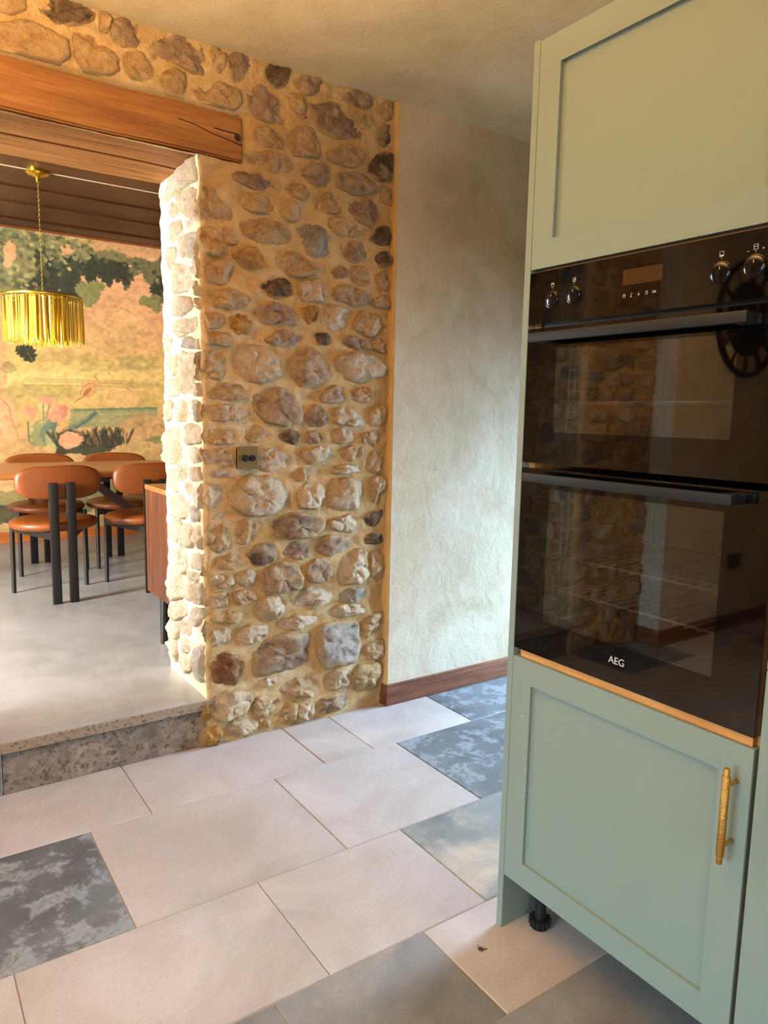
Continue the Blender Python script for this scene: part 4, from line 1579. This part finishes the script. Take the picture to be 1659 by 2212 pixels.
def blade(r, a, ln, tw):
    global blade_me
    if blade_me is None:
        w, th = 0.0068, 0.0008
        prof = [(0.0, 0.35), (-0.02, 0.95), (-0.3, 1.0), (-0.85, 1.0), (-0.95, 0.7), (-1.0, 0.15)]
        vs, fs = [], []
        for z, k in prof:
            vs += [(-w * k, -th, z), (0, -th * 2.6, z), (w * k, -th, z), (0, th, z)]
        for q in range(len(prof) - 1):
            for e in range(4):
                f = (e + 1) % 4
                fs.append((q * 4 + e, q * 4 + f, q * 4 + 4 + f, q * 4 + 4 + e))
        blade_me = bpy.data.meshes.new('blade')
        blade_me.from_pydata(vs, [], fs)
        blade_me.materials.append(M_brass_lamp)
    o = bpy.data.objects.new('blade', blade_me)
    COL.objects.link(o)
    o.parent = pd
    o.location = (r * math.cos(a), r * math.sin(a), ZR - 0.020 - 2.7215)
    o.rotation_euler = (rb.uniform(-0.02, 0.02), rb.uniform(-0.02, 0.02), a + PI / 2 + tw)
    o.scale = (1, 1, ln)
for k in range(80):
    blade(RR - 0.003, 2 * PI * k / 80, 0.272 + rb.uniform(-0.004, 0.004), rb.uniform(-0.55, 0.55))
for k in range(50):
    blade(0.147, 2 * PI * k / 50, 0.285 + rb.uniform(-0.006, 0.006), rb.uniform(-0.5, 0.5))
bm = bmesh.new()
bmesh.ops.create_uvsphere(bm, u_segments=20, v_segments=12, radius=0.035)
bmesh.ops.translate(bm, verts=bm.verts, vec=(LX, LY, ZR - 0.12))
bm_obj('light_bulb', bm, simple('opal_bulb', (240, 226, 200), 0.3), pd, smooth=True)

# ================================================================== KITCHEN UNITS
XF = 1.231                                   # front face of the doors
def shaker_door(parent, y0, y1, z0, z1, fw=0.0605, name='door'):
    """frame (mitred bevel on the inside) with a recessed panel as sub-part."""
    th, rec = 0.022, 0.009
    bm = bmesh.new()
    add_box(bm, XF, XF + th, y0, y0 + fw, z0, z1, 0.0006)
    add_box(bm, XF, XF + th, y1 - fw, y1, z0, z1, 0.0006)
    add_box(bm, XF, XF + th, y0 + fw, y1 - fw, z0, z0 + fw)
    add_box(bm, XF, XF + th, y0 + fw, y1 - fw, z1 - fw, z1)
    d = bm_obj(name, bm, M_green, parent)
    box('panel', XF + rec, XF + th - 0.003, y0 + fw - 0.006, y1 - fw + 0.006, z0 + fw - 0.006, z1 - fw + 0.006, M_green, d)
    return d


def bar_handle(parent, y, zc, ln, x=1.195):
    h = ln / 2
    bm = bmesh.new()
    add_lathe(bm, (x, y, zc - h), (0, 0, 1), [(0, 0), (0.0048, 0), (0.0052, 0.001), (0.0052, 0.014), (0.0066, 0.0142), (0.0072, 0.016), (0.0072, ln - 0.016), (0.0066, ln - 0.0142), (0.0052, ln - 0.014), (0.0052, ln - 0.001), (0.0048, ln), (0, ln)], 24)
    g = bm_obj('handle', bm, M_brass_knurl, parent, smooth_angle=30)
    for dz in (-h + 0.033, h - 0.033):
        bm = bmesh.new()
        add_cyl(bm, (x + 0.004, y, zc + dz), (XF + 0.001, y, zc + dz), 0.0042, n=16)
        bm_obj('handle_post', bm, M_brass, g, smooth_angle=40) if False else bm_obj('handle_post', bm, M_brass, parent, smooth_angle=40)
    return g


def foot(parent, x, y):
    bm = bmesh.new()
    add_cyl(bm, (x, y, 0.018), (x, y, 0.152), 0.0145, n=20)
    add_cyl(bm, (x, y, 0.0), (x, y, 0.006), 0.024, 0.026, n=28)
    nt = 14
    ring0 = []
    for k in range(nt * 4):
        a = 2 * PI * k / (nt * 4)
        r = 0.0285 if k % 4 in (1, 2) else 0.0225
        ring0.append((x + r * math.cos(a), y + r * math.sin(a)))
    lo = [bm.verts.new((p[0], p[1], 0.006)) for p in ring0]
    hi = [bm.verts.new((p[0], p[1], 0.024)) for p in ring0]
    n = len(ring0)
    for i in range(n):
        bm.faces.new((lo[i], lo[(i + 1) % n], hi[(i + 1) % n], hi[i]))
    bm.faces.new(lo[::-1])
    bm.faces.new(hi)
    bm_obj('foot', bm, M_plastic, parent, smooth_angle=30)


YA, YB = 0.6274, 1.2240                      # oven housing opening along y
cb = empty('oven_cabinet', (1.5, 0.93, 0), 'tall sage green cabinet housing the black double oven, brass bar handle below', 'cabinet')
box('side_panel', 1.2335, 1.82, 1.2275, 1.2465, 0.0, 2.117, M_green, cb, 0.0015)
box('side_panel', 1.256, 1.82, YA - 0.010, YA + 0.008, 0.15, 2.11, M_carcass, cb)
box('side_panel', 1.256, 1.82, YB - 0.016, 1.2268, 0.15, 2.11, M_carcass, cb)
box('shelf', 1.240, 1.82, YA + 0.008, YB - 0.016, 0.7285, 0.7465, M_carcass, cb)
box('shelf', 1.252, 1.82, YA + 0.008, YB - 0.016, 1.6235, 1.6415, M_carcass, cb)
box('base_panel', 1.256, 1.82, YA + 0.008, YB - 0.016, 0.152, 0.170, M_carcass, cb)
box('top_panel', 1.256, 1.82, YA + 0.008, YB - 0.016, 2.09, 2.108, M_carcass, cb)
box('back_panel', 1.806, 1.82, YA + 0.008, YB - 0.016, 0.170, 2.09, M_carcass, cb)
d1 = shaker_door(cb, YA, YB, 1.629, 2.1105)
d2 = shaker_door(cb, YA, YB, 0.1515, 0.7275)
bar_handle(d2, 0.653, 0.602, 0.181)
for fx in (1.322, 1.74):
    for fy in (0.70, 1.178):
        foot(cb, fx, fy)
# small white scratch on the lower door
bm = bmesh.new()
add_bar(bm, (XF - 0.0002, 1.190, 0.5865), (XF - 0.0002, 1.181, 0.5850), 0.0012, 0.0006, (1, 0, 0))
bm_obj('scratch', bm, M_symbol, d2)

# ---- next tall unit, of which only the edge shows
nb_ = empty('tall_cabinet', (1.5, 0.32, 0), 'tall sage green cabinet at the picture edge, beside the oven cabinet', 'cabinet')
NY0, NY1 = 0.022, 0.6185
shaker_door(nb_, NY0, NY1, 0.1515, 0.8755)
shaker_door(nb_, NY0, NY1, 0.8800, 2.1105)
box('carcass', 1.256, 1.82, NY0, NY1 - 0.003, 0.152, 2.108, M_carcass, nb_)
for fx in (1.322, 1.74):
    for fy in (0.09, 0.54):
        foot(nb_, fx, fy)

# ---- built-in double oven
ov = empty('double_oven', (1.5, 0.93, 0.7475), 'black glass built-in double oven with two long bar handles', 'oven')
OY0, OY1 = 0.630, 1.2225
box('control_panel', XF - 0.001, XF + 0.021, OY0, OY1, 1.5075, 1.621, M_ovenglass, ov)
# body: open fronted cavities behind the doors
def shell(name, x0, x1, y0, y1, z0, z1, t, mat, parent):
    bm = bmesh.new()
    add_box(bm, x0, x1, y0, y0 + t, z0, z1)
    add_box(bm, x0, x1, y1 - t, y1, z0, z1)
    add_box(bm, x0, x1, y0 + t, y1 - t, z0, z0 + t)
    add_box(bm, x0, x1, y0 + t, y1 - t, z1 - t, z1)
    add_box(bm, x1 - t, x1, y0 + t, y1 - t, z0 + t, z1 - t)
    return bm_obj(name, bm, mat, parent)
shell('upper_cavity', 1.256, 1.70, 0.66, 1.196, 1.215, 1.497, 0.02, M_enamel, ov)
shell('lower_cavity', 1.256, 1.70, 0.66, 1.196, 0.765, 1.180, 0.02, M_enamel, ov)
box('vent_housing', 1.256, 1.70, 0.645, 1.205, 1.4985, 1.612, M_enamel, ov)
box('trim_strip', 1.250, 1.256, OY0 + 0.006, OY1 - 0.006, 0.752, 1.505, M_black, ov) if False else None


def oven_door(z0, z1, wy0, wy1, wz0, wz1):
    bm = bmesh.new()
    x0, x1 = XF, XF + 0.02
    add_box(bm, x0, x1, OY0, wy0, z0, z1)
    add_box(bm, x0, x1, wy1, OY1, z0, z1)
    add_box(bm, x0, x1, wy0, wy1, z0, wz0)
    add_box(bm, x0, x1, wy0, wy1, wz1, z1)
    d = bm_obj('oven_door', bm, M_ovenglass, ov)
    box('window', x0 + 0.0004, x0 + 0.0024, wy0 - 0.0001, wy1 + 0.0001, wz0 - 0.0001, wz1 + 0.0001, M_window_glass, d)
    return d


def oven_handle(parent, zc):
    y0, y1 = 0.682, 1.178
    bm = bmesh.new()
    add_box(bm, 1.185, 1.197, y0, y1, zc - 0.0098, zc + 0.0098, 0.0015)
    h = bm_obj('handle', bm, M_handle_grey, parent, smooth_angle=35)
    for a, b in ((y0, y0 + 0.035), (y1 - 0.035, y1)):
        bm = bmesh.new()
        add_box(bm, 1.1965, XF + 0.0005, a, b, zc - 0.0085, zc + 0.0085, 0.001)
        bm_obj('handle_mount', bm, M_black, parent, smooth_angle=35)


od1 = oven_door(1.1965, 1.4985, 0.720, 1.137, 1.268, 1.452)
oven_handle(od1, 1.4735)
od2 = oven_door(0.7485, 1.1840, 0.7185, 1.138, 0.832, 1.140)
oven_handle(od2, 1.1665)


def rack(parent, z, x0=1.266, x1=1.64):
    bm = bmesh.new()
    y0, y1 = 0.69, 1.17
    add_cyl(bm, (x0, y0, z), (x0, y1, z), 0.0026, n=8)
    add_cyl(bm, (x1, y0, z), (x1, y1, z), 0.0026, n=8)
    for k in range(19):
        y = y0 + (y1 - y0) * k / 18
        add_cyl(bm, (x0 - 0.006, y, z - 0.004), (x1, y, z - 0.004), 0.0016, n=6)
    bm_obj('wire_shelf', bm, M_chrome, parent, smooth=True)
rack(ov, 1.335)
rack(ov, 0.985)
rack(ov, 0.905)
for z0, z1 in ((1.245, 1.475), (0.80, 1.15)):
    for y in (0.690, 1.125):
        bm = bmesh.new()
        for x in (1.265, 1.285, 1.60):
            add_cyl(bm, (x, y, z0), (x, y, z1), 0.0018, n=6)
        for k in range(5):
            z = z0 + (z1 - z0) * (k + 0.5) / 5
            add_cyl(bm, (1.262, y, z), (1.60, y, z), 0.0018, n=6)
        bm_obj('shelf_rail', bm, M_chrome, ov, smooth=True)

# knobs, display, printed symbols
for ky, kz, r in ((1.155, 1.558, 0.0185), (1.094, 1.5605, 0.0185), (0.762, 1.5585, 0.0190), (0.701, 1.5605, 0.0190)):
    bm = bmesh.new()
    add_lathe(bm, (XF - 0.001, ky, kz), (-1, 0, 0), [(r + 0.0012, 0), (r + 0.0012, 0.0012), (r, 0.0014), (r * 0.97, 0.0026), (r * 0.90, 0.0032), (r * 0.6, 0.0039), (r * 0.3, 0.0043), (0, 0.0044)], 40)
    k = bm_obj('knob', bm, M_knob, ov, smooth_angle=50)
    box('pointer', XF - 0.0054, XF - 0.0040, ky - 0.0006, ky + 0.0006, kz + 0.0055, kz + 0.0105, M_symbol, k)
XS = XF - 0.0013
def sym(name, rects):
    bm = bmesh.new()
    for (y0, y1, z0, z1) in rects:
        add_box(bm, XS, XS + 0.0006, min(y0, y1), max(y0, y1), z0, z1)
    bm_obj(name, bm, M_symbol, ov)
def outline(y, z, w, h, t=0.0007):
    return [(y - w, y + w, z + h - t, z + h), (y - w, y + w, z - h, z - h + t), (y - w, y - w + t, z - h, z + h), (y + w - t, y + w, z - h, z + h)]
sym('oven_symbol', outline(1.155, 1.5885, 0.004, 0.0042) + [(1.1520, 1.1580, 1.5895, 1.5912), (1.1546, 1.1554, 1.580, 1.5825)])
sym('oven_symbol', outline(1.094, 1.5915, 0.004, 0.0045) + [(1.0915, 1.0940, 1.591, 1.594), (1.094, 1.0965, 1.589, 1.591), (1.0936, 1.0944, 1.5825, 1.585)])
sym('oven_symbol', outline(0.762, 1.5905, 0.004, 0.0044) + [(0.7590, 0.7650, 1.5868, 1.5890), (0.7616, 0.7624, 1.582, 1.5845)])
sym('oven_symbol', outline(0.701, 1.5925, 0.004, 0.0045) + [(0.6985, 0.7000, 1.5922, 1.5936), (0.7020, 0.7035, 1.5922, 1.5936), (0.7006, 0.7014, 1.584, 1.5865)])
sym('minus_sign', [(0.7125, 0.7160, 1.5864, 1.5872)])
sym('plus_sign', [(0.6860, 0.6900, 1.5880, 1.5887), (0.6877, 0.6884, 1.5863, 1.5904)])
box('display', XS, XS + 0.0006, 0.879, 0.969, 1.5625, 1.5925, M_display, ov)
# clock, thermometer, lamp, padlock
bm = bmesh.new()
add_lathe(bm, (XS + 0.0006, 0.9635, 1.5425), (-1, 0, 0), [(0.0034, 0), (0.0034, 0.0006), (0.0028, 0.0006), (0.0028, 0)], 20)
add_box(bm, XS, XS + 0.0006, 0.9632, 0.9638, 1.5425, 1.5448)
bm_obj('clock_symbol', bm, M_symbol, ov)
sym('thermometer_symbol', [(0.9470, 0.9478, 1.5395, 1.546), (0.9462, 0.9486, 1.5385, 1.5405), (0.9435, 0.9462, 1.5450, 1.5456)])
sym('lamp_symbol', [(0.9282, 0.9312, 1.5400, 1.5418), (0.9274, 0.9320, 1.5425, 1.5432), (0.9294, 0.9300, 1.5432, 1.546)])
sym('padlock_symbol', outline(0.9115, 1.5418, 0.0026, 0.0022) + outline(0.9115, 1.5448, 0.0016, 0.0018))
def lettering(name, body, size, y, z, bold=0.0, sx=1.0):
    me = text_mesh(body, size)
    o = bpy.data.objects.new(name, me)
    me.materials.append(M_symbol)
    COL.objects.link(o)
    o.parent = ov
    off = OFF[ov.name]
    o.matrix_local = Matrix.Translation(Vector((XS, y, z)) - off) @ Matrix(((0, 0, -1, 0), (-1, 0, 0, 0), (0, 1, 0, 0), (0, 0, 0, 1))) @ Matrix.Diagonal((sx, 1, 1, 1))
    return o
lettering('ok_lettering', 'OK', 0.0065, 0.8945, 1.5425)
M_logo = simple('silver_logo', (206, 202, 196), 0.4, 0.3)
lg = lettering('maker_logo', 'AEG', 0.0215, 0.9265, 0.800)
lg.data.materials.clear()
lg.data.materials.append(M_logo)
lg.location.x += 0.0008

# ================================================================== SMALL THINGS
# ---- dimmer switch on the rubble
sw = empty('dimmer_switch', (1.1365, 2.56, 1.124), 'square aged brass dimmer plate with two black knobs on the stone wall', 'switch')
SYF = 2.572
box('plate', 1.0935, 1.1795, SYF, SYF + 0.004, 1.081, 1.167, M_switch_plate, sw, 0.001)
box('back_box', 1.097, 1.176, SYF + 0.004, SYF + 0.040, 1.085, 1.163, M_black, sw)
for kx in (1.1225, 1.1525):
    bm = bmesh.new()
    add_lathe(bm, (kx, SYF, 1.124), (0, -1, 0), [(0.012, 0), (0.0125, 0.002), (0.0115, 0.013), (0.0095, 0.016), (0, 0.0165)], 28)
    bm_obj('dimmer_knob', bm, M_black, sw, smooth_angle=45)

# ---- dry crumb on the flags
bm = bmesh.new()
add_lathe(bm, (1.134, 1.195, 0.0008), (0.25, 0.1, 1), [(0, 0), (0.006, 0.001), (0.0075, 0.003), (0.004, 0.006), (0, 0.007)], 9)
add_bar(bm, (1.134, 1.195, 0.0035), (1.150, 1.188, 0.0016), 0.0016, 0.0012)
add_bar(bm, (1.132, 1.198, 0.0035), (1.137, 1.208, 0.0060), 0.0014, 0.001)
cr = bm_obj('dried_leaf_crumb', bm, simple('dry_leaf', (62, 50, 38), 0.8))
tag(cr, 'tiny dark dried leaf crumb lying on a beige flag near the cabinet', 'crumb')

# ---- wall clock and socket on the plaster left of the opening (seen mirrored in the oven glass)
ck = empty('wall_clock', (-1.81, 2.445, 1.896), 'large round dark metal clock mirrored in the oven glass', 'clock')
YK = 2.4485
bm = bmesh.new()
add_lathe(bm, (-1.81, YK, 1.896), (0, -1, 0), [(0.335, 0), (0.34, 0.006), (0.34, 0.022), (0.332, 0.03), (0.318, 0.03), (0.312, 0.02), (0.312, 0.0)], 72)
bm_obj('outer_rim', bm, M_clock, ck, smooth_angle=40)
bm = bmesh.new()
add_lathe(bm, (-1.81, YK, 1.896), (0, -1, 0), [(0, 0), (0.216, 0), (0.216, 0.012), (0.206, 0.016), (0, 0.016)], 64)
bm_obj('dial', bm, M_clock, ck, smooth_angle=40)
ROM = ['XII', 'I', 'II', 'III', 'IIII', 'V', 'VI', 'VII', 'VIII', 'IX', 'X', 'XI']
for k in range(12):
    a = PI / 2 - 2 * PI * k / 12
    bm = bmesh.new()
    s = ROM[k]
    for q, chh in enumerate(s):
        off = (q - (len(s) - 1) / 2) * 0.018
        ta = Vector((-math.sin(a), 0, math.cos(a))) * -off
        c0 = Vector((-1.81, YK - 0.010, 1.896))
        r0, r1 = 0.220, 0.308
        rad = Vector((math.cos(a), 0, math.sin(a)))
        tn_ = Vector((-math.sin(a), 0, math.cos(a)))
        lean = {'I': [(0, 0)], 'X': [(-0.009, 0.009), (0.009, -0.009)], 'V': [(-0.009, 0.0), (0.009, 0.0)]}[chh]
        for l0, l1 in lean:
            add_bar(bm, c0 + rad * r0 + ta + tn_ * l1, c0 + rad * r1 + ta + tn_ * l0, 0.007, 0.005, (0, 1, 0))
    bm_obj('numeral', bm, M_clock, ck)
for a, ln in ((0.6, 0.20), (2.2, 0.14)):
    bm = bmesh.new()
    add_bar(bm, (-1.81, YK - 0.022, 1.896), (-1.81 + ln * math.cos(a), YK - 0.022, 1.896 + ln * math.sin(a)), 0.010, 0.003, (0, 1, 0))
    bm_obj('hand', bm, M_brass, ck)
sk = empty('double_socket', (-1.88, 2.445, 0.43), 'brown double wall socket mirrored low in the oven glass', 'socket')
box('plate', -1.955, -1.805, 2.443, 2.4495, 0.385, 0.475, M_white_plastic, sk, 0.002)
for cx in (-1.918, -1.842):
    box('rocker', cx - 0.008, cx + 0.008, 2.439, 2.4435, 0.448, 0.466, M_black, sk, 0.001)
    bm = bmesh.new()
    add_box(bm, cx - 0.003, cx + 0.003, 2.4415, 2.4435, 0.432, 0.442)
    add_box(bm, cx - 0.014, cx - 0.006, 2.4415, 2.4435, 0.408, 0.413)
    add_box(bm, cx + 0.006, cx + 0.014, 2.4415, 2.4435, 0.408, 0.413)
    bm_obj('pin_holes', bm, M_black, sk)

bpy.context.view_layer.update()
